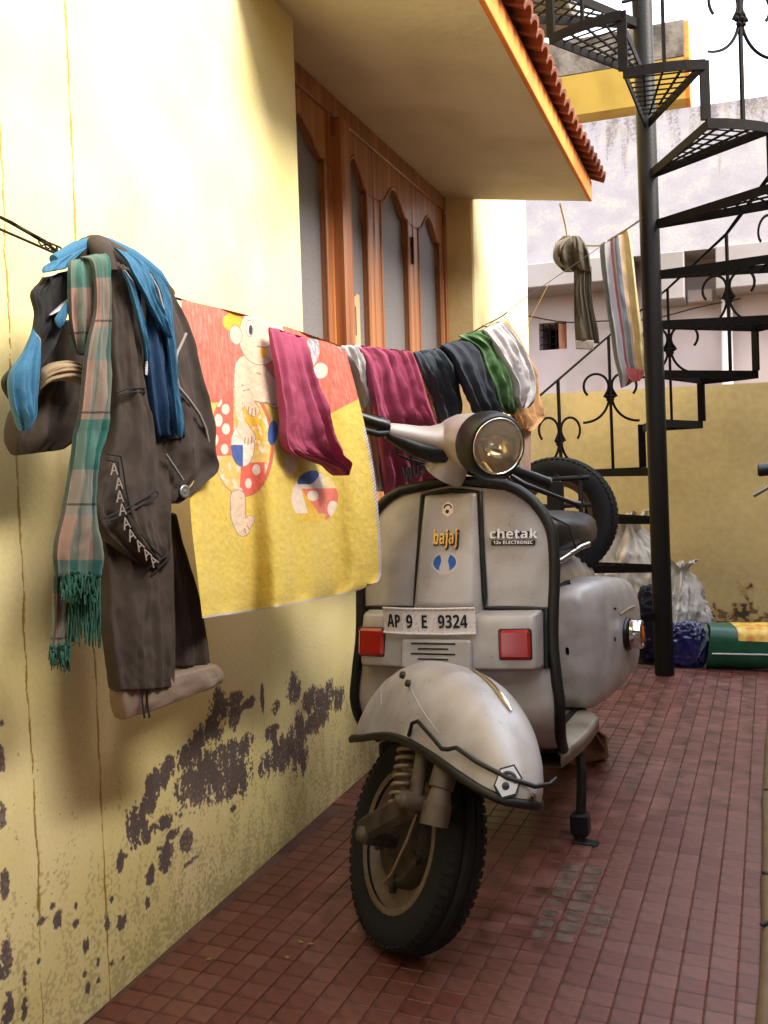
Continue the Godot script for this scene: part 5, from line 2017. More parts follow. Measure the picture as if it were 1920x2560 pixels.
	# ---- second dark trousers with zip and button
	var tr := thing("denim_trousers", "near black denim trousers with pale piping and metal button beside the towel", "trousers", Vector3.ZERO, "washing on the wire")
	part("trouser_panel", c1([[1140, 540, 1225, 605, .008, .012], [1160, 760, 1292, 750, .028, .02], [1170, 1000, 1395, 985, .042, .026], [1180, 1300, 1468, 1280, .050, .030], [1190, 1600, 1548, 1580, .054, .032], [1195, 1840, 1563, 1830, .056, .032], [1205, 2000, 1592, 1985, .056, .028], [1230, 2130, 1470, 2100, .056, .022], [1255, 2235, 1310, 2240, .056, .010]]), den, tr, {k = 1.7, amp = .008, ph = .25})
	mb = MB.new()
	mb.tube(line_pts([[1372, 985, -.012], [1330, 1080, -.006], [1310, 1120, .002], [1298, 1160, .008], [1300, 1290, .008], [1318, 1380, .008], [1400, 1480, .008], [1470, 1580, .006], [1515, 1680, .0], [1540, 1790, -.002]], .066, 0, 500, 2.95), 0.0026, 8)
	obj("piping", mb, pale_thread, tr)
	mb = MB.new()
	for k in 16:
		var t := k / 15.0
		mb.box(pl(lerpf(1225, 1345, t) / 2.95, 500 + lerpf(1880, 2060, t) / 2.95, .071), Vector3(.004, .0022, .0035), Basis(LN.cross(Vector3.UP), 0.3))
	obj("zip", mb, M.silver_wire, tr)
	mb = MB.new()
	mb.lathe([Vector2(0, 0), Vector2(.011, 0), Vector2(.011, .003), Vector2(.008, .004), Vector2(.006, .0025), Vector2(.003, .0035), Vector2(0, .004)], Transform3D(Basis(Vector3.UP.cross(LN), LN, Vector3.UP), pl(1355 / 2.95, 500 + 2150 / 2.95, .064)), 20)
	obj("button", mb, M.silver_wire, tr)
	# ---- blue, black and white jersey
	var blue := mat(Color(.20, .43, .57), 0.8, {tex = "fabric", s = 10.0, nrm = "n_fine", ns = 0.12, rim = 0.2})
	var deep := mat(Color(.08, .23, .38), 0.85, {tex = "fabric", s = 10.0, nrm = "n_fine", ns = 0.12})
	var black := mat(Color(.085, .075, .08), 0.85, {tex = "fabric", s = 10.0, nrm = "n_fine", ns = 0.12, rim = 0.15})
	var white := mat(Color(.78, .76, .77), 0.85, {tex = "fabric", s = 10.0})
	var je := thing("sports_jersey", "blue black and white sports jersey slung over the jeans", "jersey", Vector3.ZERO, "washing on the wire")
	part("black_side", c1([[322, 560, 505, 520, .026, .012], [300, 600, 508, 590, .03, .016], [234, 690, 508, 700, .034, .02], [262, 860, 490, 850, .036, .022], [186, 1120, 410, 1050, .036, .022], [20, 1330, 330, 1230, .036, .022], [78, 1490, 290, 1400, .034, .014]]), black, je, {k = 1.5, amp = .008, ph = .7})
	part("blue_shoulder", c1([[430, 430, 640, 345, .03, .014], [325, 490, 540, 440, .036, .014], [315, 540, 480, 510, .042, .010]]), blue, je, {k = 1.0, amp = .003})
	part("blue_hem", c1([[250, 940, 296, 1050, .058, .006], [185, 1120, 297, 1100, .060, .012], [88, 1285, 290, 1230, .062, .018], [95, 1480, 272, 1450, .062, .020], [140, 1610, 263, 1600, .062, .016], [172, 1702, 208, 1704, .060, .006]]), blue, je, {k = 1.3, amp = .007, ph = .2})
	part("blue_flash", c1([[470, 780, 506, 730, .060, .004], [405, 880, 490, 860, .062, .006], [440, 950, 460, 930, .06, .003]]), blue, je, {k = 1.0, amp = .002})
	part("dark_panel", c1([[930, 510, 1010, 540, .054, .01], [1000, 720, 1120, 740, .062, .016], [1066, 1000, 1238, 1000, .068, .022], [1092, 1300, 1288, 1300, .070, .022], [1128, 1600, 1318, 1600, .070, .022], [1162, 1755, 1348, 1758, .068, .012]]), deep, je, {k = 2.2, amp = .009, ph = .1})
	part("light_band", c1([[840, 350, 960, 395, .065, .010], [930, 450, 1060, 470, .076, .010], [985, 560, 1112, 570, .082, .010], [1070, 720, 1155, 730, .086, .010], [1150, 880, 1232, 900, .088, .008], [1222, 1000, 1262, 1020, .086, .006]]), blue, je, {k = 1.2, amp = .004})
	part("outer_band", c1([[1030, 450, 1120, 520, .070, .008], [1120, 560, 1200, 600, .076, .010], [1190, 700, 1256, 720, .082, .010], [1215, 900, 1276, 900, .084, .009], [1245, 1100, 1292, 1100, .086, .008], [1275, 1350, 1308, 1350, .088, .007], [1300, 1590, 1358, 1610, .090, .007], [1318, 1742, 1346, 1752, .088, .004]]), blue, je, {k = 1.0, amp = .004, ph = .5})
	part("shoulder_strip", c1([[900, 520, 930, 530, .070, .006], [960, 660, 1000, 680, .076, .008], [1010, 860, 1060, 880, .080, .008], [1060, 1060, 1095, 1080, .080, .006], [1075, 1190, 1102, 1180, .078, .005]]), blue, je, {k = 1.0, amp = .003})
	for q in [[[[316, 570], [360, 562], [405, 545]], .060, [.004, .008, .005]], [[[368, 850], [430, 810], [502, 735]], .064, [.003, .009, .006]], [[[246, 975], [270, 1030], [294, 1085]], .068, [.004, .009, .003]], [[[1100, 540], [1150, 660], [1185, 790], [1212, 890]], .098, [.003, .007, .007, .004]], [[[915, 520], [960, 600], [1005, 690]], .088, [.003, .007, .003]], [[[1050, 690], [1060, 800], [1065, 930]], .086, [.003, .007, .003]], [[[1098, 1150], [1090, 1220], [1078, 1290]], .086, [.003, .007, .003]]]:
		mb = MB.new()
		mb.tube(line_pts(q[0], q[1] - 0.016, 0, 500, 2.95), q[2], 8, true, 0.22)
		obj("white_stripe", mb, white, je)
	mb = MB.new()
	mb.tube(line_pts([[395, 440, .02], [470, 405, .012], [560, 360, .010], [640, 333, .010], [720, 320, .010], [800, 335, .010], [880, 372, .012], [960, 415, .012], [1060, 480, .012], [1160, 560, .012], [1240, 650, .0]], .010, 0, 500, 2.95), [.007, .009, .011, .010, .011, .012, .012, .013, .012, .011, .006], 12)
	obj("folded_ridge", mb, blue, je)
	mb = MB.new()
	mb.tube([pl(175, 640, .02), pl(215, 622, .012), pl(250, 620, .02), pl(290, 640, .03), pl(330, 670, .02), pl(390, 705, .0), pl(425, 735, -.01)], [.010, .017, .019, .018, .017, .016, .010], 12)
	obj("seat_fold", mb, den, j)
	# ---- plaid scarf
	T.plaid = plaid_tex()
	var pm := mat(Color(1, 1, 1), 0.95, {tex = "plaid", tri = false, rim = 0.2})
	pm.uv1_scale = Vector3(1.0, 1.9, 1)
	var scf := thing("plaid_scarf", "teal and pink plaid scarf with frayed fringe hanging beside the jeans", "scarf", Vector3.ZERO, "washing on the wire")
	part("short_end", c1([[520, 440, 690, 420, .040, .012], [515, 500, 680, 500, .062, .014], [520, 700, 690, 700, .070, .016], [530, 950, 690, 950, .070, .016], [570, 1130, 640, 1150, .066, .008]]), pm, scf, {k = 2.0, amp = .006, ph = .3})
	part("long_end", c1([[590, 420, 745, 385, .045, .012], [680, 470, 806, 460, .082, .014], [702, 800, 806, 800, .092, .016], [650, 1050, 808, 1050, .094, .018], [620, 1350, 812, 1350, .094, .018], [585, 1650, 784, 1650, .092, .018]]) + c2([[530, 100, 722, 100, .090, .018], [505, 300, 664, 300, .090, .018], [450, 600, 664, 600, .088, .020], [390, 880, 690, 880, .086, .020], [400, 1090, 680, 1090, .084, .016]]), pm, scf, {k = 2.5, amp = .010, ph = .55})
	part("under_end", c2([[395, 860, 560, 860, .052, .010], [378, 1150, 540, 1150, .05, .014], [385, 1380, 500, 1380, .05, .012], [360, 1600, 480, 1580, .05, .008]]), pm, scf, {k = 2.0, amp = .006, ph = .1})
	mb = MB.new()
	rng.seed = 41
	for q in [[430, 680, 1070, 190, .085, 80], [480, 690, 1330, 240, .06, 50], [345, 395, 1580, 130, .052, 20], [415, 488, 1570, 165, .056, 32]]:
		for k in q[5]:
			var x := lerpf(q[0], q[1], rng.randf())
			var y0: float = q[2] + rng.randf_range(-30, 20) - (240.0 if q[3] == 240 else 0.0)
			var ln: float = q[3] * rng.randf_range(0.65, 1.1) + (240.0 if q[3] == 240 else 0.0)
			var dx := rng.randf_range(-22, 14)
			var pts := []
			for t in 5:
				pts.append([x + dx * t / 4.0 + rng.randf_range(-4, 4), y0 + ln * t / 4.0, rng.randf_range(-.006, .008)])
			mb.tube(line_pts(pts, q[4], 0, 1050, 2.765), [.0014, .0015, .0014, .0011, .0007], 5)
	var fr := obj("fringe", mb, mat(Color(.16, .36, .31), 0.95, {tex = "rust", s = 30.0}), scf)
	fr.set_meta("kind", "stuff")

	# ---- beach towel
	T.towel = towel_tex()
	var tm := mat(Color(1, 1, 1), 0.95, {tex = "towel", tri = false, rim = 0.15})
	tm.normal_enabled = true
	tm.normal_texture = T.n_fine
	tm.normal_scale = 0.5
	mb = MB.new()
	for lay in [0.0, -0.004]:
		var rows := []
		for jv in 61:
			var v := jv / 60.0
			var row := PackedVector3Array()
			for iu in 71:
				var u := iu / 70.0
				var a := curve2(LEDGE, v)
				var b := curve2(REDGE, v)
				var p := a.lerp(b, u) + Vector2(0, 6.0 * sin(u * PI) * v - 10.0 * sin(u * PI) * (1.0 - v))
				if v > 0.9 and u > 0.9:
					p += Vector2(-60, -20) * pow((u - 0.9) * 10.0, 2) * pow((v - 0.9) * 10.0, 2) * 0.35
				var off := 0.012 + 0.012 * sin(v * 2.2)
				var fo := 0.026 * sin(u * 13.0 + 0.9 * sin(v * 2.0) + 0.7 * sin(u * 4.0)) + 0.012 * sin(u * 29.0 + 1.0 + v) + 0.005 * fold_noise.get_noise_2d(u * 2.0, v * 0.8)
				off += fo * (0.15 + 0.85 * v) + 0.03 * v * (1.0 - u) + 0.0015 * fold_noise.get_noise_2d(u * 9.0, v * 7.0)
				row.append(pl(p.x, p.y, off + lay))
			rows.append(row)
		mb.grid(rows, false, lay < 0.0)
	var tw := obj("beach_towel", mb, tm)
	tag(tw, "red and yellow printed beach towel draped flat over the wire", "towel", "washing on the wire")
	mb = MB.new()
	var rows2 := []
	for jv in 21:
		var v := jv / 20.0
		var row := PackedVector3Array()
		for iu in 31:
			var u := iu / 30.0
			var a := curve2(LEDGE, v * 0.8)
			var b := curve2(REDGE, v * 0.8)
			var p := a.lerp(b, u) + Vector2(0, -10.0 * sin(u * PI) * (1.0 - v))
			row.append(pl(p.x, p.y, (0.012 if jv == 0 else -0.02 - 0.03 * v) + 0.008 * sin(u * 12.0) * v))
		rows2.append(row)
	mb.grid(rows2)
	obj("back_half", mb, mat(Color(.80, .66, .35), 0.95, {tex = "fabric", s = 6.0}), tw)

	var mar := mat(Color(.66, .27, .40), 0.85, {tex = "fabric", s = 8.0, nrm = "n_fine", ns = 0.12, rim = 0.2})
	var mar2 := mat(Color(.68, .28, .42), 0.85, {tex = "fabric", s = 8.0, nrm = "n_fine", ns = 0.12, rim = 0.2})
	garment("cotton_top", "crumpled maroon cotton top hung over the beach towel", "top", c3([[600, 250, 830, 320, .045, .014], [640, 450, 852, 440, .060, .022], [672, 650, 908, 640, .066, .028], [695, 800, 948, 800, .070, .032], [700, 960, 1005, 940, .070, .032], [760, 1065, 1062, 1050, .070, .026], [960, 1140, 1096, 1140, .068, .016], [1040, 1205, 1080, 1205, .066, .006]]), mar, {k = 3.2, amp = .013, ph = .2, m = 72})
	var lace := mat(Color(.86, .85, .86), 0.9, {tex = "fabric", s = 14.0, nrm = "n_fine", ns = 0.12, rim = 0.2})
	garment("white_blouse", "white lace blouse squeezed between the towel and the maroon shirt", "blouse", c4([[5, 310, 175, 300, .010, .010], [70, 420, 218, 420, .004, .014], [120, 540, 216, 540, -.01, .016], [160, 670, 232, 680, -.025, .014], [188, 770, 248, 765, -.035, .006]]), lace, {k = 3.0, amp = .010, ph = .4})
	garment("pale_cloth", "pale grey cotton cloth hanging long behind the white blouse", "cloth", c4([[140, 420, 222, 440, -.02, .008], [170, 640, 262, 660, -.05, .012], [200, 830, 300, 850, -.085, .014], [235, 1000, 326, 1010, -.11, .014], [280, 1240, 342, 1240, -.13, .012], [295, 1390, 352, 1390, -.14, .008]]), mat(Color(.74, .70, .70), 0.9, {tex = "fabric", s = 8.0}), {k = 2.0, amp = .006})
	var shirt := garment("maroon_shirt", "maroon T-shirt with dark printed letters hanging behind the handlebar", "shirt", c4([[118, 300, 545, 350, .004, .012], [208, 400, 575, 390, .006, .022], [245, 550, 632, 560, .0, .028], [290, 750, 692, 760, -.008, .030], [312, 900, 742, 910, -.025, .030], [335, 1080, 785, 1100, -.07, .030], [350, 1290, 805, 1290, -.12, .026], [362, 1420, 805, 1420, -.14, .016]]), mar2, {k = 4.3, amp = .014, ph = .9, m = 88})
	mb = MB.new()
	var tb := Basis(LN.cross(Vector3.UP) * -1.0, Vector3.UP, LN)
	mb.text_mesh("WUS 15", .058, .002, Transform3D(tb * Basis(Vector3(0, 0, 1), 0.22), pl(840 + 625 / 2.9625, 760 + 1210 / 2.9625, -.078)), 0.9, 1.0)
	obj("printed_letters", mb, M.ink, shirt)
	garment("patterned_cloth", "narrow brown and beige patterned cloth beside the maroon shirt", "cloth", c4([[528, 350, 602, 362, .0, .006], [562, 430, 640, 445, -.01, .008], [620, 600, 704, 640, -.03, .008], [672, 760, 752, 780, -.05, .008], [716, 890, 772, 920, -.06, .005]]), mat(Color(.80, .68, .48), 0.9, {tex = "mould", s = 12.0}), {k = 2.0, amp = .006, ph = .3})
	var gr := mat(Color(.25, .285, .33), 0.85, {tex = "fabric", s = 8.0, nrm = "n_fine", ns = 0.12, rim = 0.25})
	var gr2 := mat(Color(.20, .225, .27), 0.85, {tex = "fabric", s = 8.0, nrm = "n_fine", ns = 0.12, rim = 0.25})
	garment("grey_shirt", "slate grey cotton shirt draped next to the patterned cloth", "shirt", c4([[575, 355, 800, 318, .0, .012], [615, 450, 872, 430, .0, .024], [682, 600, 902, 600, -.02, .028], [738, 750, 922, 760, -.04, .030], [775, 900, 905, 890, -.05, .028], [810, 1080, 905, 1080, -.06, .018]]), gr, {k = 3.0, amp = .013, ph = .6, m = 72})
	garment("dark_trousers", "dark slate trousers draped next to the green printed shirt", "trousers", c4([[765, 300, 1005, 245, .006, .014], [850, 370, 1085, 340, .018, .026], [930, 520, 1122, 520, .024, .034], [1005, 700, 1172, 700, .026, .034], [1055, 800, 1205, 800, .026, .028], [1085, 930, 1205, 930, .022, .016]]), gr2, {k = 2.6, amp = .014, ph = .1, m = 72})
	T.leafy = print_tex(Color(.10, .20, .08), Color(.22, .36, .18), Color(.66, .76, .62), 61, 0.02)
	garment("green_shirt", "green leaf printed shirt draped between dark trousers and white shirt", "shirt", c4([[905, 232, 1112, 186, .012, .012], [1050, 320, 1232, 300, .024, .024], [1110, 470, 1292, 460, .030, .030], [1170, 630, 1342, 620, .032, .030], [1228, 760, 1338, 760, .030, .020], [1285, 815, 1328, 818, .028, .006]]), mat(Color(.9, .95, .9), 0.85, {tex = "leafy", s = 3.0, rim = 0.2}), {k = 2.6, amp = .012, ph = .33, m = 64})
	garment("white_shirt", "crumpled white shirt bunched at the rising end of the wire", "shirt", c4([[1092, 190, 1225, 122, .022, .018], [1172, 300, 1332, 262, .036, .030], [1242, 450, 1412, 422, .040, .036], [1310, 600, 1456, 582, .042, .036], [1332, 700, 1444, 700, .040, .026], [1368, 772, 1392, 772, .038, .006]]), mat(Color(.84, .82, .83), 0.9, {tex = "fabric", s = 8.0, nrm = "n_fine", ns = 0.12, rim = 0.2}), {k = 3.4, amp = .016, ph = .75, m = 72})
	var pch := garment("peach_towel", "peach coloured towel hanging last on the wire behind the headlamp", "towel", c4([[1085, 155, 1268, 112, .0, .018], [1195, 230, 1318, 205, .004, .024], [1300, 450, 1442, 440, .006, .028], [1372, 640, 1484, 620, .006, .030], [1340, 790, 1524, 790, .006, .030], [1365, 860, 1530, 850, .006, .026], [1395, 925, 1438, 945, .006, .008]]), mat(Color(.86, .66, .46), 0.95, {tex = "fabric", s = 8.0, nrm = "n_fine", ns = 0.4, rim = 0.2}), {k = 2.4, amp = .010, ph = .15})
	part("hanging_tail", c4([[1290, 800, 1440, 900, -.02, .012], [1320, 1000, 1438, 1020, -.02, .018], [1350, 1180, 1434, 1190, -.02, .018], [1358, 1310, 1428, 1315, -.02, .008]]), mat(Color(.74, .62, .54), 0.95, {tex = "fabric", s = 8.0}), pch, {k = 2.0, amp = .006})

	# ---- on the rope by the stair
	var olive := mat(Color(.40, .355, .28), 0.85, {tex = "fabric", s = 8.0, nrm = "n_fine", ns = 0.12, rim = 0.15})
	var paleband := mat(Color(.82, .77, .72), 0.9, {tex = "fabric", s = 8.0})
	var ot := thing("olive_trousers", "olive trousers with pale hem bunched on the rope below the sunshade", "trousers", Vector3.ZERO, "washing on the rope")
	part("waist_bundle", c9([[335, 360, 440, 365, .0, .015], [290, 410, 478, 420, .03, .05], [268, 470, 498, 480, .04, .06], [275, 530, 505, 540, .04, .05], [330, 590, 512, 600, .02, .03]]), olive, ot, {far = true, k = 2.2, amp = .026, ph = .37, m = 72, rows = 14, fat = 0.9, sq = 0.5})
	part("front_leg", c9([[400, 560, 480, 560, .03, .02], [402, 700, 470, 700, .03, .024], [403, 900, 500, 900, .03, .024], [412, 1045, 528, 1045, .03, .022]]), olive, ot, {far = true, k = 1.6, amp = .010, ph = .2})
	part("rear_leg", c9([[460, 560, 515, 560, .0, .02], [466, 800, 524, 800, .0, .02], [490, 950, 556, 960, .0, .02], [520, 1055, 568, 1060, .0, .016]]), olive, ot, {far = true, k = 1.3, amp = .008})
	part("pale_hem", c9([[411, 1038, 530, 1038, .03, .026], [413, 1070, 530, 1070, .03, .026], [414, 1096, 529, 1100, .03, .024]]), paleband, ot, {far = true, k = 1.5, amp = .003, rows = 6})
	part("waistband", c9([[285, 400, 395, 360, .07, .01], [270, 440, 330, 420, .085, .012], [268, 510, 310, 520, .085, .012], [300, 565, 340, 560, .07, .006]]), paleband, ot, {far = true, k = 1.5, amp = .006})
	T.stripes = stripe_tex([[0.0, Color(.48, .48, .44)], [.16, Color(.78, .76, .76)], [.34, Color(.72, .42, .44)], [.42, Color(.74, .70, .68)], [.48, Color(.46, .48, .50)], [.62, Color(.80, .66, .62)], [.68, Color(.84, .74, .50)], [.93, Color(.88, .80, .60)]])
	var sm := mat(Color(1, 1, 1), 0.95, {tex = "stripes", tri = false})
	var stw := garment("striped_towel", "pale striped towel with yellow and pink bands hung beside the stair pole", "towel", c9([[575, 412, 762, 318, .0, .010], [570, 480, 778, 430, .01, .016], [588, 650, 800, 640, .012, .020], [615, 850, 822, 820, .012, .022], [640, 1000, 846, 1000, .012, .022], [660, 1150, 856, 1150, .012, .022], [688, 1260, 858, 1240, .012, .018], [705, 1348, 760, 1325, .012, .006]]), sm, {far = true, k = 2.8, amp = .014, ph = .5, group = "washing on the rope"})
	part("pink_corner", c9([[735, 1215, 850, 1230, .036, .006], [750, 1270, 856, 1260, .037, .01], [785, 1312, 830, 1300, .035, .004]]), mat(Color(.80, .40, .40), 0.95, {tex = "fabric", s = 8.0}), stw, {far = true, k = 1.0, amp = .004})
	mb = MB.new()
	var rp := []
	for p in [[905, 200, .06], [830, 260, .05], [745, 318, .03], [650, 375, .0], [570, 425, .0], [480, 425, .0], [420, 400, .0], [360, 375, .0], [345, 290, .0], [310, 150, .06]]:
		rp.append(atz(1280 + p[0] / 2.592, 450 + p[1] / 2.592, -4.30 + p[2]))
	mb.tube(rp, 0.0042, 8)
	tag(obj("rope", mb, M.rope), "thin straw coloured rope tied from the stair pole to the sunshade", "rope")
	mb = MB.new()
	mb.tube([Vector3(-1.09, 1.58, -5.2), atz(1280 + 250 / 2.592, 450 + 650 / 2.592, -4.9), atz(1280 + 330 / 2.592, 450 + 600 / 2.592, -4.7), atz(1280 + 420 / 2.592, 450 + 548 / 2.592, -4.33)], 0.0016, 5)
	tag(obj("thin_cord", mb, M.rope), "thin pale cord from the house corner to the olive trousers", "cord")

func curve2(l: Array, t: float) -> Vector2:
	var g := t * (l.size() - 1)
	var i := mini(int(g), l.size() - 2)
	var f := g - i
	var a := Vector2(l[i][0], l[i][1])
	var b := Vector2(l[i + 1][0], l[i + 1][1])
	var p := Vector2(l[maxi(i - 1, 0)][0], l[maxi(i - 1, 0)][1])
	var n := Vector2(l[mini(i + 2, l.size() - 1)][0], l[mini(i + 2, l.size() - 1)][1])
	return a.cubic_interpolate(b, p, n, f)

# ---------------------------------------------------------------- things on the ground
func lump(mb: MB, c: Vector3, r: Vector3, sd: int, amp: float, freq := 3.0, flat := 0.0, sharp := 1.0) -> void:
	var n := FastNoiseLite.new()
	n.seed = sd
	n.frequency = freq
	n.fractal_octaves = 4
	n.fractal_type = FastNoiseLite.FRACTAL_RIDGED if sharp > 1.0 else FastNoiseLite.FRACTAL_FBM
	var crease := FastNoiseLite.new()
	crease.seed = sd + 5
	crease.noise_type = FastNoiseLite.TYPE_CELLULAR
	crease.cellular_return_type = FastNoiseLite.RETURN_DISTANCE2_SUB
	crease.frequency = 1.7
	crease.fractal_octaves = 2
	var rows := []
	for j in 65:
		var ph := PI * j / 64.0
		var row := PackedVector3Array()
		for i in 96:
			var th := TAU * i / 96.0
			var d := Vector3(sin(ph) * cos(th), cos(ph), sin(ph) * sin(th))
			var sq := Vector3(signf(d.x) * pow(absf(d.x), 0.75), signf(d.y) * pow(absf(d.y), 0.75), signf(d.z) * pow(absf(d.z), 0.75))
			var cr := absf(crease.get_noise_3dv(d * 1.3 + Vector3(sd, 1, 2))) if sharp > 1.0 else 0.0
			var p := c + sq * r * (1.0 + amp * n.get_noise_3dv(d * 1.0 + Vector3(sd, 0, 0)) * 0.6 + amp * 1.1 * (cr - 0.35))
			if p.y < flat:
				p.y = flat + 0.002 * sin(th * 3.0) + 0.002
			row.append(p)
		rows.append(row)
	mb.grid(rows, true)

func sack(mb: MB, at: Vector3, R: float, H: float, sd: int) -> void:
	# loosely filled plastic sack, gathered towards its mouth, with pleats and crumples
	var n := FastNoiseLite.new()
	n.seed = sd
	n.frequency = 1.0
	n.fractal_octaves = 3
	var prof := [[0.0, .80], [.06, .96], [.25, 1.02], [.5, .92], [.70, .66], [.84, .34], [.92, .22], [1.0, .40]]
	var rows := []
	for j in 61:
		var h := j / 60.0
		var row := PackedVector3Array()
		for i in 120:
			var th := TAU * i / 120.0
			var q := Vector3(cos(th), sin(th), h * 1.6)
			var pleat := 1.0 - 2.0 * absf(n.get_noise_2d(th * 2.2 + h * 0.8, h * 0.9)) * 2.0
			var big := n.get_noise_3dv(q * 1.1 + Vector3(sd, 3, 1))
			var crum := absf(n.get_noise_3dv(q * 3.4 + Vector3(7, sd, 2)))
			var r := lut(prof, h) * R * (1.0 + 0.30 * big + (0.05 + 0.16 * h * h) * pleat - 0.22 * crum)
			var lean := 0.10 * h * h * R * 3.0
			row.append(at + Vector3(cos(th) * r + lean * sin(sd), maxf(0.003, h * H * (1.0 + 0.12 * big)), sin(th) * r))
		rows.append(row)
	mb.grid(rows, true)

func build_clutter() -> void:
	var plastic := mat(Color(.82, .79, .76), 0.45, {tex = "soft", s = 3.0})
	var mb := MB.new()
	sack(mb, Vector3(-0.50, 0.0, -4.98), 0.25, 0.64, 3)
	tag(obj("plastic_sack", mb, plastic), "tall crumpled white plastic sack standing behind the scooter's spare wheel", "sack")
	mb = MB.new()
	sack(mb, Vector3(-0.27, 0.0, -4.74), 0.18, 0.44, 8)
	tag(obj("plastic_sack", mb, plastic), "short slumped white plastic sack right behind the stair pole", "sack")
	# blue packet
	var bluep := mat(Color(.09, .10, .34), 0.3, {tex = "soft", s = 3.0, coat = 0.6})
	var white_ink := mat(Color(.84, .83, .82), 0.5)
	mb = MB.new()
	lump(mb, Vector3(-0.185, 0.088, -4.40), Vector3(.078, .092, .05), 12, .30, 2.2, 0.0, 2.0)
	var bp := obj("blue_packet", mb, bluep)
	tag(bp, "crumpled shiny dark blue plastic packet on the floor beside the stair pole", "packet")
	mb = MB.new()
	lump(mb, Vector3(-0.345, 0.20, -4.52), Vector3(.05, .12, .05), 14, .3, 2.0, 0.0, 2.0)
	lump(mb, Vector3(-0.345, 0.07, -4.52), Vector3(.055, .08, .05), 15, .3, 2.0, 0.0, 2.0)
	tag(obj("blue_bag", mb, mat(Color(.06, .07, .20), 0.4, {tex = "soft", s = 3.0})), "dark blue carrier bag wedged between the sacks and the stair pole", "bag")
	# green sack lying on its side with a yellow printed panel
	var green := mat(Color(.06, .36, .24), 0.45, {tex = "faded", s = 3.0, nrm = "n_fine", ns = 0.12})
	mb = MB.new()
	var rows := []
	for j in 29:
		var x := lerpf(-.085, .62, j / 28.0)
		var row := PackedVector3Array()
		for k in 40:
			var th := TAU * k / 40.0
			var cs := cos(th)
			var sn := sin(th)
			var wob := 1.0 + 0.035 * sin(th * 3.0 + x * 11.0) + 0.02 * sin(x * 31.0 + th)
			var y := 0.100 + signf(sn) * pow(absf(sn), 0.6) * 0.096 * wob
			row.append(Vector3(x + 0.010 * sin(th * 2.0), maxf(0.004, y), -4.42 + signf(cs) * pow(absf(cs), 0.7) * 0.115 * wob))
		rows.append(row)
	mb.grid(rows, true)
	var gs := obj("green_sack", mb, green)
	tag(gs, "green woven sack with yellow printed panel lying open on its side", "sack")
	mb = MB.new()
	rows = []
	for j in 15:
		var x := lerpf(.005, .52, j / 14.0)
		var row := PackedVector3Array()
		for k in 12:
			var th := lerpf(1.95, 0.22, k / 11.0)
			var cs := cos(th)
			var sn := sin(th)
			var wob := 1.0 + 0.035 * sin(th * 3.0 + x * 11.0) + 0.02 * sin(x * 31.0 + th)
			row.append(Vector3(x + 0.010 * sin(th * 2.0) + 0.03 * (k / 11.0), 0.1025 + pow(absf(sn), 0.6) * 0.096 * wob, -4.4185 + signf(cs) * pow(absf(cs), 0.7) * 0.115 * wob))
		rows.append(row)
	mb.grid(rows)
	T.sackprint = ramp_tex(noise_img(71, 0.016, 2, 256), Color(.82, .36, .08), Color(.84, .70, .12), Color(.86, .80, .62), 0.55)
	obj("printed_panel", mb, mat(Color(1, 1, 1), 0.5, {tex = "sackprint", s = 5.0}), gs)
	mb = MB.new()
	mb.tube([Vector3(-.07, .082, -4.302), Vector3(.1, .086, -4.300), Vector3(.3, .090, -4.302), Vector3(.6, .09, -4.302)], .004, 6)
	obj("seam", mb, white_ink, gs)
	mb = MB.new()
	rows = []
	for j in 5:
		var row := PackedVector3Array()
		for k in 9:
			var t := k / 8.0
			row.append(Vector3(-.085 - .014 * j - 0.006 * sin(k * 1.7), .192 - .016 * j - 0.10 * t * (0.6 + 0.1 * j) + .004 * sin(k * 2.0 + j), -4.43 + t * .11))
		rows.append(row)
	mb.grid(rows)
	obj("film_flap", mb, M.film, gs)
	# crumpled cardboard under the floorboard
	var card := mat(Color(.66, .50, .40), 0.9, {tex = "dirty", s = 5.0})
	mb = MB.new()
	mb.box(Vector3(-.435, .045, -2.95), Vector3(.13, .08, .10), Basis(Vector3.UP, 0.5) * Basis(Vector3(0, 0, 1), 0.1), 0.006)
	mb.box(Vector3(-.40, .115, -2.93), Vector3(.09, .004, .09), Basis(Vector3.UP, 0.4) * Basis(Vector3(0, 0, 1), -0.65))
	mb.box(Vector3(-.372, .075, -2.90), Vector3(.004, .07, .08), Basis(Vector3.UP, 0.3) * Basis(Vector3(0, 0, 1), 0.5))
	tag(obj("cardboard_box", mb, card), "small crushed cardboard box on the tiles below the scooter's floorboard", "box")
	# bamboo pole along the right side
	mb = MB.new()
	var bp2 := []
	var br := []
	for k in 22:
		var t := k / 21.0
		bp2.append(Vector3(lerpf(.038, .168, t) + 0.004 * sin(t * 9.0), .017, lerpf(-1.35, -4.15, t)))
		br.append(0.0155 if k % 4 != 2 else 0.0185)
	mb.tube(bp2, br, 12)
	var bam := obj("bamboo_pole", mb, M.bamboo)
	tag(bam, "weathered yellow bamboo pole lying on the tiles along the yard edge", "pole")
	mb = MB.new()
	for p in [[.065, -1.93, .8], [.077, -2.16, -.6], [.102, -2.72, .5]]:
		mb.box(Vector3(p[0], .034, p[1]), Vector3(.034, .006, .010), Basis(Vector3.UP, p[2]), 0.002)
	obj("binding", mb, M.ink, bam)
	# dry leaves
	rng.seed = 19
	var lm := mat(Color(.60, .48, .28), 0.8)
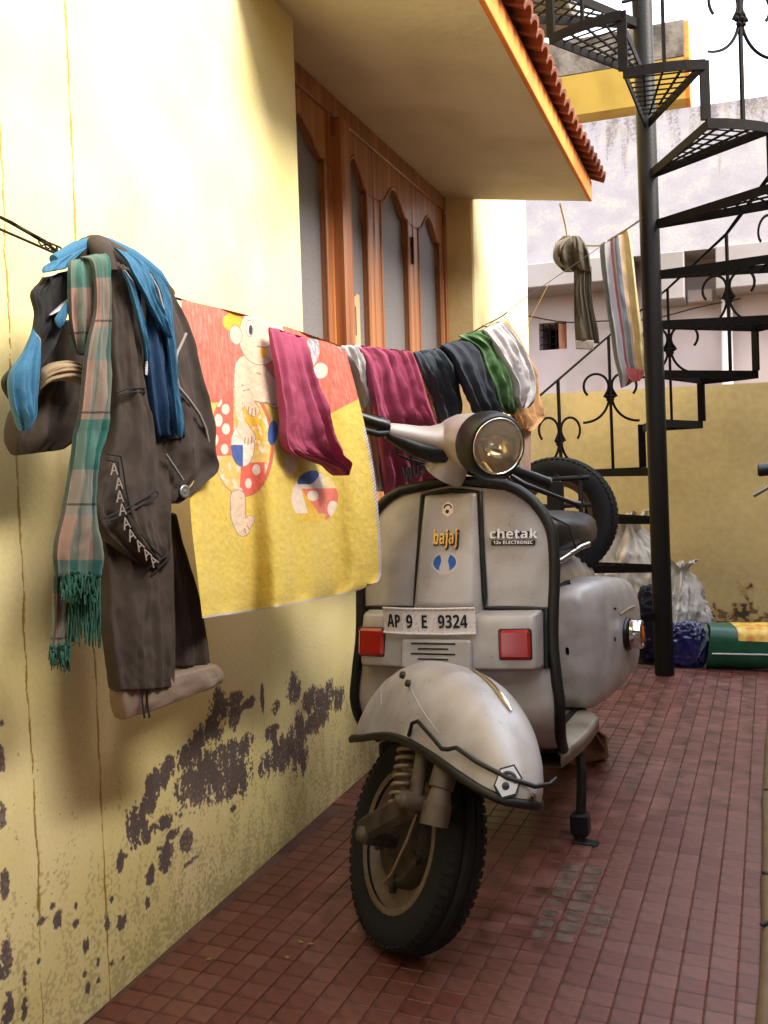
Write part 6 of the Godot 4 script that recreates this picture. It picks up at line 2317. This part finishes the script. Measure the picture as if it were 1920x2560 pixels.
	for q in [[776, 2360], [752, 2355], [523, 2398], [718, 2394]]:
		var d := ray(q[0], q[1])
		var p := CAM + d * (-0.942 / d.y)
		mb = MB.new()
		var lp := PackedVector2Array()
		for k in 10:
			var th := TAU * k / 10.0
			lp.append(Vector2(cos(th) * rng.randf_range(.004, .008), sin(th) * rng.randf_range(.002, .004)))
		mb.prism(lp, 0.0, 0.0012, Transform3D(Basis(Vector3.UP, rng.randf() * 3.0) * Basis(Vector3.RIGHT, -PI / 2), p))
		tag(obj("dry_leaf", mb, lm), "tiny dry leaf scrap lying on the red tiles by the house wall", "leaf", "dry leaf scraps on the tiles")

func build_motorcycle() -> void:
	# a second two-wheeler beside the yard's far wall; only one handlebar end reaches into the view
	var b := thing("motorcycle", "parked black motorcycle whose handlebar grip and silver lever reach in beside the yard wall", "motorcycle", Vector3(.46, 0, -2.70))
	var blk: Material = M.black_plastic
	var mb := MB.new()
	mb.tube([Vector3(-.375, .905, -.05), Vector3(-.25, .915, -.05), Vector3(-.14, .93, -.03), Vector3(-.06, .90, .02), Vector3(.06, .90, .02), Vector3(.14, .93, -.03), Vector3(.25, .915, -.05), Vector3(.375, .905, -.05)], .011, 10)
	var bar := obj("handlebar", mb, M.silver_wire, b)
	for sg in [-1.0, 1.0]:
		mb = MB.new()
		mb.tube([Vector3(sg * .382, .904, -.05), Vector3(sg * .378, .904, -.05), Vector3(sg * .25, .914, -.05)], [.014, .018, .017], 14)
		obj("grip", mb, blk, bar)
		mb = MB.new()
		mb.tube([Vector3(sg * .24, .905, -.02), Vector3(sg * .30, .898, .02), Vector3(sg * .345, .868, .02), Vector3(sg * .395, .838, .01)], [.006, .007, .006, .0065], 10)
		obj("lever", mb, M.silver_wire, bar)
	for z in [.42, -.80]:
		mb = MB.new()
		var wx := Transform3D(Basis(Vector3(0, -1, 0), Vector3(1, 0, 0), Vector3(0, 0, 1)), Vector3(0, .277, z))
		var prof := []
		for p in [[.225, -.025], [.25, -.036], [.268, -.026], [.277, 0.0], [.268, .026], [.25, .036], [.225, .025], [.225, -.025]]:
			prof.append(Vector2(p[0], p[1]))
		mb.lathe(prof, wx, 48)
		var w := obj("wheel", mb, M.rubber, b)
		mb = MB.new()
		mb.lathe([Vector2(.228, -.02), Vector2(.215, -.014), Vector2(.215, .014), Vector2(.228, .02)], wx, 40)
		for k in 9:
			var th := TAU * k / 9.0
			mb.tube([wx * Vector3(0, 0, 0), wx * Vector3(cos(th) * .22, 0, sin(th) * .22)], .006, 6)
		mb.lathe([Vector2(0, -.05), Vector2(.05, -.05), Vector2(.05, .05), Vector2(0, .05)], wx, 16)
		obj("rim", mb, M.silver_wire, w)
	mb = MB.new()
	for x in [-.07, .07]:
		mb.tube([Vector3(x, .277, .42), Vector3(x, .90, .06)], .015, 10)
	obj("fork", mb, M.silver_wire, b)
	mb = MB.new()
	lump(mb, Vector3(0, .74, -.16), Vector3(.115, .11, .22), 30, .0)
	obj("tank", mb, blk, b)
	mb = MB.new()
	lump(mb, Vector3(0, .74, -.66), Vector3(.12, .05, .34), 31, .0)
	obj("seat", mb, M.seat, b)
	mb = MB.new()
	lump(mb, Vector3(0, .36, -.22), Vector3(.11, .15, .17), 32, .08)
	obj("engine", mb, M.hub, b)
	mb = MB.new()
	mb.tube([Vector3(0, .85, .07), Vector3(0, .5, .12), Vector3(0, .25, -.1), Vector3(0, .25, -.42), Vector3(0, .62, -.48), Vector3(0, .68, -.9)], .018, 8)
	mb.tube([Vector3(0, .30, -.42), Vector3(-.06, .277, -.80)], .018, 8)
	mb.tube([Vector3(.0, .30, -.40), Vector3(-.10, .012, -.44)], .012, 8)
	obj("frame", mb, blk, b)
	mb = MB.new()
	mb.lathe([Vector2(0, -.09), Vector2(.06, -.07), Vector2(.085, 0), Vector2(.085, .02), Vector2(0, .03)], Transform3D(Basis(Vector3.RIGHT, PI / 2), Vector3(0, .83, .17)), 24)
	obj("headlamp", mb, blk, b)

func _ready() -> void:
	set_view()
	make_materials()
	wall_texture()
	build_ground()
	build_house()
	build_yard_walls()
	build_porch()
	build_neighbours()
	build_stair()
	build_scooter()
	build_wire()
	build_washing()
	build_clutter()
	build_motorcycle()
